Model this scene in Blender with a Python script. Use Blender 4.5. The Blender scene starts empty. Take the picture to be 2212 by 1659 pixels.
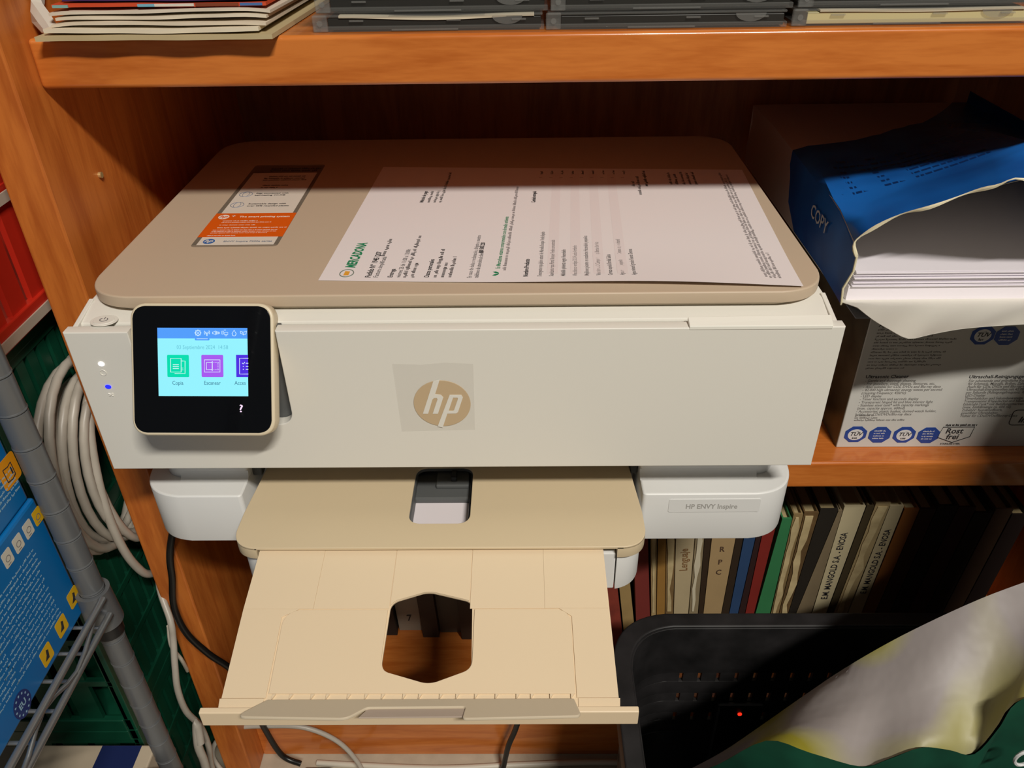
import bpy, bmesh, math, random
from mathutils import Vector, Matrix
random.seed(7)
S = bpy.context.scene
COL = S.collection

# ---------------------------------------------------------------- camera
# All measures below are millimetres; origin = top front edge of the printer,
# X right, Y towards the back of the bookcase, Z up.  Floor is 611 mm below.
FLOOR = -611.0
F_PX, PITCH, YAW, ROLL = 1737.98, 0.59410, -0.01680, -0.01630
EYE = Vector((42.19, -411.85, 239.26))

def W(p):
    return Vector((p[0] / 1000, p[1] / 1000, (p[2] - FLOOR) / 1000))

def cam_axes():
    cp, sp, cy, sy = math.cos(PITCH), math.sin(PITCH), math.cos(YAW), math.sin(YAW)
    fw = Vector((sy * cp, cy * cp, -sp))
    rt = Vector((cy, -sy, 0))
    up = rt.cross(fw)
    c, s = math.cos(ROLL), math.sin(ROLL)
    return c * rt + s * up, c * up - s * rt, fw

RT, UP, FW = cam_axes()
cam = bpy.data.cameras.new('camera')
cam.sensor_width = 36.0
cam.lens = 36.0 * F_PX / 2212.0
cam.clip_start = 0.01
camo = bpy.data.objects.new('camera', cam)
COL.objects.link(camo)
M3 = Matrix((RT, UP, -FW)).transposed()
camo.matrix_world = Matrix.Translation(W(EYE)) @ M3.to_4x4()
S.camera = camo

# ---------------------------------------------------------------- light
world = bpy.data.worlds.new('room_dusk')
S.world = world
world.use_nodes = True
bg = world.node_tree.nodes['Background']
bg.inputs[0].default_value = (1.0, 0.96, 0.93, 1)
bg.inputs[1].default_value = 0.055

# the room's ceiling tube lamp, behind and above the camera, a little to the right
LAMP = Vector((700.0, -1560.0, 1890.0))
la = bpy.data.lights.new('ceiling_tube', 'AREA')
la.shape = 'RECTANGLE'
la.size, la.size_y = 0.60, 0.06
la.energy = 63.5
la.color = (1.0, 0.95, 0.86)
lo = bpy.data.objects.new('ceiling_tube', la)
COL.objects.link(lo)
lo.location = W(LAMP)
lo.rotation_euler = (W((60, 60, 0)) - W(LAMP)).to_track_quat('-Z', 'Y').to_euler()

S.view_settings.view_transform = 'Standard'
S.view_settings.look = 'None'
S.view_settings.gamma = 1.0
S.view_settings.use_curve_mapping = False
S.view_settings.exposure = 0.0

# ---------------------------------------------------------------- survey helpers
def _ray(u, v):
    return FW + RT * ((u - 1106) / F_PX) - UP * ((v - 829.5) / F_PX)
def aty(u, v, y):
    d = _ray(u, v); return EYE + d * ((y - EYE.y) / d.y)
def atz(u, v, z):
    d = _ray(u, v); return EYE + d * ((z - EYE.z) / d.z)
def atx(u, v, x):
    d = _ray(u, v); return EYE + d * ((x - EYE.x) / d.x)
def lerp(a, b, t): return a + (b - a) * t
def V(*a): return Vector(a)

# ---------------------------------------------------------------- materials
def lin(c):
    c /= 255.0
    return c / 12.92 if c <= 0.04045 else ((c + 0.055) / 1.055) ** 2.4
def rgb(r, g, b): return (lin(r), lin(g), lin(b), 1.0)

MATS = {}
def mat(name, col, rough=0.5, metal=0.0, noise=0.0, nscale=40.0, col2=None, bump=0.0, bscale=300.0,
        spec=0.5, alpha=1.0, trans=0.0, coat=0.0, stretch=(1, 1, 1), emit=None, estr=0.0):
    if name in MATS: return MATS[name]
    m = bpy.data.materials.new(name)
    m.use_nodes = True
    nt = m.node_tree; N = nt.nodes; L = nt.links
    b = N['Principled BSDF']
    b.inputs['Base Color'].default_value = col
    b.inputs['Roughness'].default_value = rough
    b.inputs['Metallic'].default_value = metal
    b.inputs['Specular IOR Level'].default_value = spec
    b.inputs['Alpha'].default_value = alpha
    b.inputs['Transmission Weight'].default_value = trans
    b.inputs['Coat Weight'].default_value = coat
    if emit:
        b.inputs['Emission Color'].default_value = emit
        b.inputs['Emission Strength'].default_value = estr
    if noise > 0 or bump > 0:
        tc = N.new('ShaderNodeTexCoord'); mp = N.new('ShaderNodeMapping')
        L.new(tc.outputs['Object'], mp.inputs['Vector'])
        mp.inputs['Scale'].default_value = stretch
    if noise > 0:
        nz = N.new('ShaderNodeTexNoise'); nz.inputs['Scale'].default_value = nscale
        nz.inputs['Detail'].default_value = 5
        L.new(mp.outputs[0], nz.inputs['Vector'])
        rp = N.new('ShaderNodeValToRGB')
        c2 = col2 or tuple(x * 0.6 for x in col[:3]) + (1,)
        rp.color_ramp.elements[0].position = 0.5 - 0.25
        rp.color_ramp.elements[1].position = 0.5 + 0.25
        rp.color_ramp.elements[0].color = tuple(lerp(col[i], c2[i], noise) for i in range(3)) + (1,)
        rp.color_ramp.elements[1].color = col
        L.new(nz.outputs['Fac'], rp.inputs[0]); L.new(rp.outputs[0], b.inputs['Base Color'])
    if bump > 0:
        n2 = N.new('ShaderNodeTexNoise'); n2.inputs['Scale'].default_value = bscale
        L.new(mp.outputs[0], n2.inputs['Vector'])
        bp = N.new('ShaderNodeBump'); bp.inputs['Strength'].default_value = bump
        bp.inputs['Distance'].default_value = 0.0006
        L.new(n2.outputs['Fac'], bp.inputs['Height']); L.new(bp.outputs[0], b.inputs['Normal'])
    MATS[name] = m
    return m

def wood(name, stretch, c0, c1, rough=0.24):
    if name in MATS: return MATS[name]
    m = bpy.data.materials.new(name); m.use_nodes = True
    nt = m.node_tree; N = nt.nodes; L = nt.links; b = N['Principled BSDF']
    tc = N.new('ShaderNodeTexCoord'); mp = N.new('ShaderNodeMapping')
    mp.inputs['Scale'].default_value = stretch
    L.new(tc.outputs['Object'], mp.inputs[0])
    big = N.new('ShaderNodeTexNoise'); big.inputs['Scale'].default_value = 9; big.inputs['Detail'].default_value = 6
    big.inputs['Distortion'].default_value = 0.6
    fine = N.new('ShaderNodeTexNoise'); fine.inputs['Scale'].default_value = 60; fine.inputs['Detail'].default_value = 3
    L.new(mp.outputs[0], big.inputs['Vector']); L.new(mp.outputs[0], fine.inputs['Vector'])
    mx = N.new('ShaderNodeMath'); mx.operation = 'MULTIPLY_ADD'; mx.inputs[1].default_value = 0.35
    L.new(fine.outputs['Fac'], mx.inputs[0]); L.new(big.outputs['Fac'], mx.inputs[2])
    rp = N.new('ShaderNodeValToRGB')
    rp.color_ramp.elements[0].position = 0.50; rp.color_ramp.elements[0].color = c0
    rp.color_ramp.elements[1].position = 0.80; rp.color_ramp.elements[1].color = c1
    L.new(mx.outputs[0], rp.inputs[0]); L.new(rp.outputs[0], b.inputs['Base Color'])
    b.inputs['Roughness'].default_value = rough
    b.inputs['Specular IOR Level'].default_value = 0.45
    b.inputs['Coat Weight'].default_value = 0.35 if rough < .3 else 0.0
    b.inputs['Coat Roughness'].default_value = 0.08
    MATS[name] = m
    return m

W0, W1 = rgb(186, 100, 38), rgb(208, 122, 54)
M_WX = wood('cherry_wood_along', (1.0, 9, 9), W0, W1)
M_WZ = wood('cherry_wood_upright', (9, 9, 1.0), rgb(176, 92, 34), rgb(202, 116, 48), 0.42)
M_WB = wood('cherry_back_board', (9, 9, 1.0), rgb(140, 84, 44), rgb(164, 102, 54), 0.5)
M_WHITE = mat('white_plastic', rgb(226, 223, 214), 0.42, bump=0.04, bscale=1800)
M_WHITE2 = mat('white_plastic_base', rgb(226, 226, 224), 0.45, bump=0.04, bscale=1800)
M_LID = mat('greige_plastic', rgb(195, 175, 151), 0.5, bump=0.06, bscale=2200)
M_TRAY = mat('beige_plastic', rgb(226, 205, 173), 0.42, bump=0.05, bscale=2200)
M_COVER = mat('beige_plastic_shaded', rgb(212, 193, 160), 0.42, bump=0.05, bscale=2200)  # tray beige made darker: shade under the front panel put into the colour
M_RIM = mat('beige_panel_rim', rgb(214, 200, 172), 0.4)
M_FLAP = mat('grey_beige_plastic', rgb(200, 186, 162), 0.45)
M_DGREY = mat('dark_grey_plastic', rgb(86, 88, 88), 0.5)
M_BLACKP = mat('black_plastic', rgb(22, 23, 26), 0.4)
M_GLASS = mat('black_glass', rgb(6, 8, 12), 0.12, coat=0.3)
M_PAPER = mat('white_paper', rgb(231, 222, 221), 0.7)
M_INK = mat('black_ink', rgb(45, 42, 44), 0.7)
M_GINK = mat('grey_ink', rgb(120, 114, 114), 0.7)
M_GREEN = mat('green_ink', rgb(20, 130, 84), 0.7)

# ---------------------------------------------------------------- geometry helpers
WL = {}
def rpoly(pts, r, n=8):
    """polygon with rounded corners; r single or per-corner"""
    out = []; k = len(pts)
    for i in range(k):
        rr = r[i] if isinstance(r, (list, tuple)) else r
        p, a, b = Vector(pts[i]), Vector(pts[i - 1]), Vector(pts[(i + 1) % k])
        if rr <= 0: out.append(tuple(p)); continue
        d1, d2 = (a - p).normalized(), (b - p).normalized()
        ang = d1.angle(d2); t = min(rr / math.tan(ang / 2), (a - p).length * .49, (b - p).length * .49)
        q1, q2 = p + d1 * t, p + d2 * t
        for j in range(n + 1):
            s = j / n
            out.append(tuple((1 - s) ** 2 * q1 + 2 * s * (1 - s) * (p * .83 + (q1 + q2) * .085) + s * s * q2))
    return out
def rrect(x0, x1, y0, y1, r, n=8): return rpoly([(x0, y0), (x1, y0), (x1, y1), (x0, y1)], r, n)
def ell(cx, cy, rx, ry, n=32): return [(cx + rx * math.cos(6.28318 * i / n), cy + ry * math.sin(6.28318 * i / n)) for i in range(n)]
def smooth(pts, n=6, closed=False):
    pts = [Vector(p) for p in pts]; out = []; k = len(pts)
    rng = range(k if closed else k - 1)
    for i in rng:
        if closed: a, b, c, d = pts[i - 1], pts[i], pts[(i + 1) % k], pts[(i + 2) % k]
        else: a, b, c, d = pts[max(i - 1, 0)], pts[i], pts[i + 1], pts[min(i + 2, k - 1)]
        for j in range(n):
            t = j / n
            out.append(0.5 * ((2 * b) + (c - a) * t + (2 * a - 5 * b + 4 * c - d) * t * t + (3 * b - a - 3 * c + d) * t ** 3))
    if not closed: out.append(pts[-1])
    return out

def clipx(P, x0, x1):
    """keep the part of a 2-D outline between two x values"""
    for lim, keep in ((x0, lambda p: p[0] >= x0), (x1, lambda p: p[0] <= x1)):
        out = []
        for a, b in zip(P, P[1:] + P[:1]):
            if keep(a): out.append(a)
            if keep(a) != keep(b):
                t = (lim - a[0]) / (b[0] - a[0]); out.append((lim, lerp(a[1], b[1], t)))
        P = out
    return P
# frames: local (u, v, w) -> millimetres
def frame(o, ux, uy):
    o, ux, uy = Vector(o), Vector(ux).normalized(), Vector(uy).normalized()
    w = ux.cross(uy).normalized()
    m = Matrix((ux, uy, w)).transposed().to_4x4(); m.translation = o
    return m
FLAT = lambda z: frame((0, 0, z), (1, 0, 0), (0, 1, 0))       # local = X, Y ; w up
FRONT = lambda y: frame((0, y, 0), (1, 0, 0), (0, 0, 1))      # local = X, Z ; w towards camera (-Y)
RIGHTF = lambda x: frame((x, 0, 0), (0, 1, 0), (0, 0, 1))     # local = Y, Z ; w towards +X

class MB:
    def __init__(s): s.v = []; s.f = []; s.soft = False; s.cuts = []
    def add(s, vs, fs):
        o = len(s.v); s.v += [Vector(p) for p in vs]; s.f += [tuple(i + o for i in f) for f in fs]; return s
    def box(s, x0, x1, y0, y1, z0, z1, M=None):
        vs = [Vector(p) for p in ((x0, y0, z0), (x1, y0, z0), (x1, y1, z0), (x0, y1, z0), (x0, y0, z1), (x1, y0, z1), (x1, y1, z1), (x0, y1, z1))]
        if M: vs = [M @ p for p in vs]
        return s.add(vs, [(0, 3, 2, 1), (4, 5, 6, 7), (0, 1, 5, 4), (1, 2, 6, 5), (2, 3, 7, 6), (3, 0, 4, 7)])
    def hexa(s, a, b):
        """two quads (4 pts each) joined to a solid"""
        return s.add(list(a) + list(b), [(0, 3, 2, 1), (4, 5, 6, 7), (0, 1, 5, 4), (1, 2, 6, 5), (2, 3, 7, 6), (3, 0, 4, 7)])
    def quad(s, a, b, c, d): return s.add([a, b, c, d], [(0, 1, 2, 3)])
    def prism(s, pts, w0, w1, M):
        n = len(pts)
        vs = [M @ Vector((p[0], p[1], w0)) for p in pts] + [M @ Vector((p[0], p[1], w1)) for p in pts]
        fs = [tuple(range(n - 1, -1, -1)), tuple(range(n, 2 * n))] + [(i, (i + 1) % n, n + (i + 1) % n, n + i) for i in range(n)]
        return s.add(vs, fs)
    def shape(s, outlines, w0, w1, M, bevel=0.0):
        """2-D outline with holes, extruded from w0 to w1"""
        c = bpy.data.curves.new('tmp', 'CURVE'); c.dimensions = '2D'; c.fill_mode = 'BOTH'
        h = (w1 - w0) / 2
        c.extrude = max(h - bevel, 0.0001); c.bevel_depth = bevel; c.bevel_resolution = 2; c.offset = -bevel
        for P in outlines:
            sp = c.splines.new('POLY'); sp.points.add(len(P) - 1); sp.use_cyclic_u = True
            for q, k in zip(sp.points, P): q.co = (k[0], k[1], 0, 1)
        return s._curve(c, M @ Matrix.Translation((0, 0, (w0 + w1) / 2)))
    def _curve(s, c, M):
        o = bpy.data.objects.new('tmp', c); m = bpy.data.meshes.new_from_object(o)
        s.add([M @ v.co for v in m.vertices], [tuple(p.vertices) for p in m.polygons])
        bpy.data.objects.remove(o); bpy.data.meshes.remove(m); bpy.data.curves.remove(c)
        return s
    def _cut(s): s.cuts.append((len(s.v), len(s.f)))
    def text(s, body, size, M, bold=0.0, shear=0.0, align='LEFT', sx=1.0, thick=0.03):
        s._cut(); c = bpy.data.curves.new('tmp', 'FONT'); c.body = body; c.size = size; c.shear = shear; c.align_x = align
        c.offset = bold * size; c.resolution_u = 2; c.extrude = thick
        return s._curve(c, M @ Matrix.Diagonal((sx, 1, 1, 1)))
    def greek(s, length, size, M, seed=0, thick=0.03, weight=0.34):
        """a line of print too small to read: word-long dashes"""
        s._cut(); r = random.Random(seed); x = 0.0
        while x < length - size * .5:
            for _ in range(r.randint(2, 9)):                      # strokes standing for letters
                if x > length - size * .3: break
                lw = size * r.uniform(.16, .34); hh = size * (weight + .08 + (.2 if r.random() < .25 else 0)); y0 = size * (-.14 if r.random() < .12 else .02)
                s.box(x, x + lw, y0, y0 + hh, -thick, thick, M); x += lw + size * .13
            x += size * .3
        return s
    def tube(s, path, r, n=10, closed=False, cap=True):
        s.soft = True; path = [Vector(p) for p in path]; k = len(path); vs = []; up = None
        for i, p in enumerate(path):
            if closed: t = path[(i + 1) % k] - path[i - 1]
            else: t = path[min(i + 1, k - 1)] - path[max(i - 1, 0)]
            t.normalize()
            if up is None:
                up = t.orthogonal().normalized()
            up = (up - t * up.dot(t)); up.normalize()
            b = t.cross(up); rr = r[i] if isinstance(r, (list, tuple)) else r
            vs += [p + (up * math.cos(a) + b * math.sin(a)) * rr for a in (6.28318 * j / n for j in range(n))]
        fs = []
        for i in range(k if closed else k - 1):
            a, b2 = i * n, ((i + 1) % k) * n
            fs += [(a + j, a + (j + 1) % n, b2 + (j + 1) % n, b2 + j) for j in range(n)]
        if cap and not closed: fs += [tuple(range(n - 1, -1, -1)), tuple(range((k - 1) * n, k * n))]
        return s.add(vs, fs)
    def sheet(s, rows, t):
        """grid of points made into a thin solid; t = offset vector or thickness along the surface normal"""
        R, C = len(rows), len(rows[0]); P = [[Vector(p) for p in r] for r in rows]; Q = []
        for i in range(R):
            q = []
            for j in range(C):
                a = P[min(i + 1, R - 1)][j] - P[max(i - 1, 0)][j]; b = P[i][min(j + 1, C - 1)] - P[i][max(j - 1, 0)]
                nn = Vector(t) if isinstance(t, (tuple, Vector)) else a.cross(b).normalized() * t
                q.append(P[i][j] + nn)
            Q.append(q)
        vs = [p for r in P for p in r] + [p for r in Q for p in r]; o = R * C; fs = []
        for i in range(R - 1):
            for j in range(C - 1):
                a, b, c, d = i * C + j, i * C + j + 1, (i + 1) * C + j + 1, (i + 1) * C + j
                fs += [(a, b, c, d), (d + o, c + o, b + o, a + o)]
        rim = [(0, j) for j in range(C)] + [(i, C - 1) for i in range(1, R)] + [(R - 1, j) for j in range(C - 2, -1, -1)] + [(i, 0) for i in range(R - 2, 0, -1)]
        idx = [i * C + j for i, j in rim]
        for k in range(len(idx)):
            a, b = idx[k], idx[(k + 1) % len(idx)]; fs.append((b, a, a + o, b + o))
        return s.add(vs, fs)
    def build(s, name, m, parent=None, bevel=0.0, seg=2, loc=None, angle=None, smooth_=True, fix=True):
        me = bpy.data.meshes.new(name)
        if parent is not None: base = WL[parent.name]
        elif loc is not None: base = Vector(loc)
        else:
            xs = [p.x for p in s.v]; ys = [p.y for p in s.v]; zs = [p.z for p in s.v]
            base = Vector(((min(xs) + max(xs)) / 2, (min(ys) + max(ys)) / 2, min(zs)))
        me.from_pydata([(p - base) / 1000 for p in s.v], [], s.f)
        if fix or bevel > 0:
            bm = bmesh.new(); bm.from_mesh(me)
            if bevel > 0:
                bmesh.ops.remove_doubles(bm, verts=bm.verts, dist=1e-7)
                bmesh.ops.recalc_face_normals(bm, faces=bm.faces)
                ed = [e for e in bm.edges if len(e.link_faces) == 2 and e.calc_face_angle(0) > math.radians(40)]
                bmesh.ops.bevel(bm, geom=ed, offset=bevel / 1000, segments=seg, profile=0.5, affect='EDGES', clamp_overlap=True)
            bmesh.ops.recalc_face_normals(bm, faces=bm.faces)
            bm.to_mesh(me); bm.free()
        if smooth_:
            me.shade_smooth(); me.set_sharp_from_angle(angle=math.radians(angle or (50 if s.soft else 16)))
        ms = m if isinstance(m, (list, tuple)) else [m]
        for k in ms: me.materials.append(k)
        o = bpy.data.objects.new(name, me); COL.objects.link(o)
        if parent is not None: o.parent = parent
        else: o.location = W(base)
        WL[o.name] = base
        return o

def build_lines(mb, name, m, parent, label):
    """each printed line becomes a part of its own"""
    cuts = mb.cuts + [(len(mb.v), len(mb.f))]
    if cuts[0] != (0, 0): cuts = [(0, 0)] + cuts
    for (a, fa), (b, fb) in zip(cuts, cuts[1:]):
        if fb == fa: continue
        k = MB(); k.v = mb.v[a:b]; k.f = [tuple(i - a for i in f) for f in mb.f[fa:fb]]
        k.build(name, m, parent, smooth_=False)['label'] = label
def tag(o, label=None, cat=None, group=None, kind=None):
    if label: o['label'] = label
    if cat: o['category'] = cat
    if group: o['group'] = group
    if kind: o['kind'] = kind
    return o
def thing(name, loc, label, cat, group=None):
    o = bpy.data.objects.new(name, None); COL.objects.link(o)
    o.empty_display_size = 0.05; o.location = W(loc); WL[o.name] = Vector(loc)
    return tag(o, label, cat, group)
def lab(o, t): o['label'] = t; return o
# ================================================================ SETTING
M_FLOOR = mat('pale_floor', rgb(188, 176, 156), 0.5, noise=0.5, nscale=60, col2=rgb(150, 138, 120))
M_WALL = mat('cream_wall', rgb(200, 186, 160), 0.8, noise=0.2, nscale=8)
tag(MB().box(-1500, 1500, -1500, 470, FLOOR - 20, FLOOR).build('floor', M_FLOOR), kind='structure')
tag(MB().box(-1500, 1500, 470, 520, FLOOR, 1900).build('wall_back', M_WALL), kind='structure')

# ================================================================ BOOKCASE
XL, XR, YF, YB = -253.0, 585.0, 98.0, 445.0
bc = thing('bookcase', (166, 270, FLOOR), 'orange cherry wood bookcase holding the printer, boxes and books', 'bookcase')
MB().box(XL - 28, XL, 71, 450, FLOOR, 700).build('side_panel', M_WZ, bc, bevel=1.5)
MB().box(XR, XR + 28, 71, 450, FLOOR, 700).build('side_panel', M_WZ, bc, bevel=1.5)
MB().box(XL, XR, YB, 450, FLOOR, 700).build('back_panel', M_WB, bc)
for z0, z1 in ((116, 145), (-212, -185), (-527, -500), (460, 488)):
    MB().box(XL, XR, YF, YB, z0, z1).build('shelf', M_WX, bc, bevel=2.8, seg=8, angle=80).modifiers.new('even_normals', 'WEIGHTED_NORMAL').weight = 100
MB().box(XL, XR, YF + 6, YF + 24, FLOOR, -527).build('plinth', M_WX, bc, bevel=1)
MB().tube([atx(211, 378, XL - 1), atx(211, 378, XL - 1) + V(3, 0, 0)], 2.2, 10).build('shelf_peg', mat('brass_peg', rgb(220, 190, 130), 0.35, metal=0.6), bc)

# ================================================================ PRINTER
ZB = -185.0
pr = thing('inkjet_printer', (0, 150, ZB), 'white and beige inkjet printer with tilting touch screen and open output tray', 'printer')
# upper housing: profile in Y,Z swept along X
prof = [(12, -105), (12, -0.8), (30, 3.6), (328, 3.6), (328, -105)]
b = MB(); n = len(prof)
b.add([(x, y, z) for x in (-229.5, 229.5) for y, z in prof],
      [tuple(range(n)), tuple(range(2 * n - 1, n - 1, -1))] + [(i, i + n, (i + 1) % n + n, (i + 1) % n) for i in range(n)])
b.build('housing', M_WHITE, pr, bevel=1.2)
# thin side walls standing beside the ledge
MB().hexa([(226.5, 3, -60), (229.5, 3, -60), (229.5, 34, -60), (226.5, 34, -60)], [(226.5, 3, -1), (229.5, 3, -1), (229.5, 34, 5), (226.5, 34, 5)]).build('side_wall', M_WHITE, pr, bevel=.5)
MB().hexa([(-229.5, 3, -60), (-226.5, 3, -60), (-226.5, 34, -60), (-229.5, 34, -60)], [(-229.5, 3, -1), (-226.5, 3, -1), (-226.5, 34, 5), (-229.5, 34, 5)]).build('side_wall', M_WHITE, pr, bevel=.5)
# front panel with the notch the screen sits in
xl, xr, zn = -193.0, -105.0, -69.0
out = [(-232, 0), (-232, -105.5), (232, -105.5), (232, 0), (xr, 0)]
out += rpoly([(xr, 0), (xr, zn), (xl, zn), (xl, 0)], [0, 9, 9, 0])[1:-1] + [(xl, 0)]
MB().shape([out], -8, 0, FRONT(0), bevel=0.7).build('front_panel', M_WHITE, pr)
MB().box(xl - 1, xr + 1, 8.2, 11.8, zn - 2, -1).build('screen_recess', M_DGREY, pr, bevel=.3)
MB().box(-178, -122, 2, 9, -40, -4).build('hinge_arm', M_DGREY, pr, bevel=2)
# top edge strip behind the front panel and the raised right-hand ledge
MB().box(-104, 226, 2.0, 6.0, -3, -1.2).build('ledge_strip', M_WHITE, pr, bevel=.4)
fl = [atz(1486, 684, 3.2), atz(1796, 679, 3.2), atz(1801, 703, 1.2), atz(1490, 705, 1.2)]
MB().hexa([p - V(0, 0, 2.5) for p in (fl[3], fl[2], fl[1], fl[0])], [fl[3], fl[2], fl[1], fl[0]]).build('ledge_flap', mat('bright_white_plastic', rgb(236, 234, 224), 0.5), pr, bevel=.4)
# power button
pb = atz(224, 690, 1.8)
MB().shape([ell(pb.x, pb.y, 8.2, 6.8)], 0, .5, FLAT(.7), .2).build('button_ring', M_WHITE, pr)
btn = MB().shape([ell(pb.x, pb.y, 6.4, 5.2)], 0, .8, FLAT(.8), .3).build('power_button', M_WHITE, pr)
sym = MB()
arc = [(pb.x + 2.3 * math.sin(a), pb.y + 2.1 * math.cos(a)) for a in [0.7 + i * 4.88 / 16 for i in range(17)]]
sym.tube([(x, y, 1.65) for x, y in arc], .3, 6); sym.tube([(pb.x, pb.y + .4, 1.65), (pb.x, pb.y + 2.8, 1.65)], .3, 6)
lab(sym.build('power_symbol', M_GINK, btn), 'grey power symbol')
# lid
MB().shape([rpoly([(-228.5, 20), (228.5, 20), (228.5, 327), (-228.5, 327)], [30, 30, 28, 28], 12)], 5, 13, FLAT(0), 1.3).build('lid', M_LID, pr)
MB().shape([rpoly([(-223, 23), (223, 23), (223, 324), (-223, 324)], [28, 28, 24, 24], 8)], 3, 5.2, FLAT(0), .3).build('lid_liner', M_FLAP, pr)
# sticker on the lid
ZS = 13.0
def Lz(u, v): return atz(u, v, ZS)
stk = MB().shape([rrect(-184, -124.5, 92, 258, 3)], 0, .12, FLAT(ZS)).build('lid_sticker', mat('clear_film', rgb(150, 142, 128), 0.35, alpha=.3), pr)
MB().box(-180.5, -127.5, 95, 238, ZS + .12, ZS + .2).build('sticker_paper', mat('sticker_white', rgb(222, 212, 198), .5), stk, smooth_=False)
MB().box(-184, -124.5, 108, 151, ZS + .2, ZS + .28).build('sticker_band', mat('orange_print', rgb(222, 92, 8), .5), stk, smooth_=False)
ink = MB(); f0 = lambda x, y: frame((x, y, ZS + .33), (1, 0, 0), (0, 1, 0))
t_w, t_b, t_g = MB(), MB(), MB()
t_w.text('The smart printing system', 3.5, f0(-165, 143), .02)
t_w.shape([ell(-176.5, 144, 4, 4)], -.03, .03, f0(0, 0))
t_w.box(-171, -168.2, 145.4, 146, 0, .04, f0(0, 0)); t_w.box(-170, -169.2, 144.3, 147.1, 0, .04, f0(0, 0))
for i, (x, y, l) in enumerate(((-177, 136, 26), (-177, 133.4, 36), (-177, 128.4, 26), (-177, 123.5, 50), (-179, 119.6, 46), (-179, 117, 46), (-179, 114.4, 40), (-180, 110, 20))):
    t_w.greek(l, 2.1 if i in (0, 2, 3) else 1.5, f0(x + 2, y), i)
build_lines(t_w, 'sticker_lettering', mat('white_print', rgb(236, 226, 214), .6), stk, 'white lettering on orange band')
t_b.text('Sustainable design with', 3.1, f0(-165.5, 168.5), .012); t_b.text('over 45% recycled plastic', 3.1, f0(-165.5, 164.2), .012)
t_b.text('Stay connected with', 3.1, f0(-165.5, 190.5), .012); t_b.text('self-healing Wi-Fi®', 3.1, f0(-165.5, 186.2), .012)
for i, (x, y, l, s) in enumerate(((-165, 208, 22, 2.6), (-165, 203, 14, 2.6), (-168, 224, 34, 2.6), (-168, 220, 36, 2.6), (-165, 228.6, 30, 2.6), (-168, 247, 42, 3.6), (-168, 242, 40, 3.6))):
    t_b.greek(l, s, f0(x, y), 30 + i, weight=.5)
build_lines(t_b, 'sticker_lettering', M_INK, stk, 'black lettering on white sticker')
t_g.text('ENVY Inspire 7200e series', 3.1, f0(-163.5, 99.3), .008)
for cx, cy, r in ((-173.5, 167.5, 5), (-173, 189.5, 5)):
    t_g.tube([(cx + r * math.cos(a), cy + r * math.sin(a), ZS + .3) for a in [i * .3307 for i in range(19)]], .22, 5, True)
    t_g.tube([(cx + r * .5 * math.cos(a), cy + r * math.sin(a), ZS + .3) for a in [i * .3307 for i in range(19)]], .18, 5, True)
build_lines(t_g, 'sticker_lettering', mat('blue_grey_ink', rgb(120, 128, 146), .6), stk, 'grey product lettering on the sticker')
hb = MB().shape([ell(-173.5, 100.5, 4, 4)], 0, .06, f0(0, 0)).build('sticker_logo', mat('blue_print', rgb(40, 96, 170), .5), stk)
MB().text('hp', 6.0, frame((-173.9, 99, ZS + .48), (1, 0, 0), (0, 1, 0)), .02, .35, 'CENTER').build('sticker_logo_letters', mat('sticker_white', (1, 1, 1, 1)), stk, smooth_=False)
MB().text('hp', 6.0, frame((-176.9, 142.5, ZS + .4), (1, 0, 0), (0, 1, 0)), .02, .35, 'CENTER').build('sticker_logo_letters', MATS['orange_print'], stk, smooth_=False)

# ---- status lights on the front panel
p = aty(219, 786, 0); MB().shape([ell(p.x, p.z, 1.9, 1.7, 20)], 0, .5, FRONT(0), .2).build('status_light', mat('white_led', (1, 1, 1, 1), emit=(1, .97, 1, 1), estr=0.9), pr)
p = aty(234, 835, 0); MB().shape([ell(p.x, p.z, 1.9, 1.5, 20)], 0, .5, FRONT(0), .2).build('status_light', mat('blue_led', rgb(30, 30, 255), emit=(.01, .015, 1, 1), estr=1.6), pr)
p = aty(223, 805, 0)
MB().tube([(p.x + 1.9 * math.cos(a), -.1, p.z + 1.9 * math.sin(a)) for a in [i * .3927 for i in range(16)]], .28, 6, True).build('status_icon', M_WHITE, pr)
p = aty(240, 852, 0); w_ = MB()
for dx, dz in ((-1.4, .8), (1.4, .9), (-1.2, -1), (1.3, -.9)):
    w_.tube([(p.x + dx * .2, -.1, p.z + dz * .2), (p.x + dx, -.1, p.z + dz)], .5, 6)
w_.build('status_icon', M_WHITE, pr)

# ---- emblem and its protective film on the front panel
cf = [aty(u, v, 0) for u, v in ((847, 786), (1022, 786), (1026, 928), (868, 932))]
film = [(cf[0].x, cf[0].z), ((cf[0].x * .65 + cf[1].x * .35), cf[0].z - .8), ((cf[0].x * .35 + cf[1].x * .65), cf[0].z + .6), (cf[1].x, cf[1].z), (cf[2].x, cf[2].z), (cf[3].x, cf[3].z)]
MB().shape([film], 0.02, .1, FRONT(0)).build('protective_film', mat('film_over_emblem', rgb(196, 190, 182), .3, alpha=.06), pr)
cx, cz, R = -8.8, -53.3, 17.9
disc = MB().shape([ell(cx, cz, R, R * .98, 64)], .1, .45, FRONT(0), .12).build('emblem_disc', mat('emblem_beige', rgb(196, 172, 138), .45), pr)
def LP(pts):
    o = []
    for u, v in pts:
        p = aty(800 + u * .28933, 760 + v * .28933, 0); o.append((p.x, p.z))
    return o
hh = LP([(470, 217), (517, 206), (484, 312), (528, 318), (545, 336), (505, 458), (466, 458), (502, 350), (496, 340), (476, 340), (464, 352), (432, 458), (393, 458)])
pp = LP([(592, 318), (680, 318), (691, 336), (655, 445), (640, 456), (575, 457), (541, 560), (503, 553)])
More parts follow.
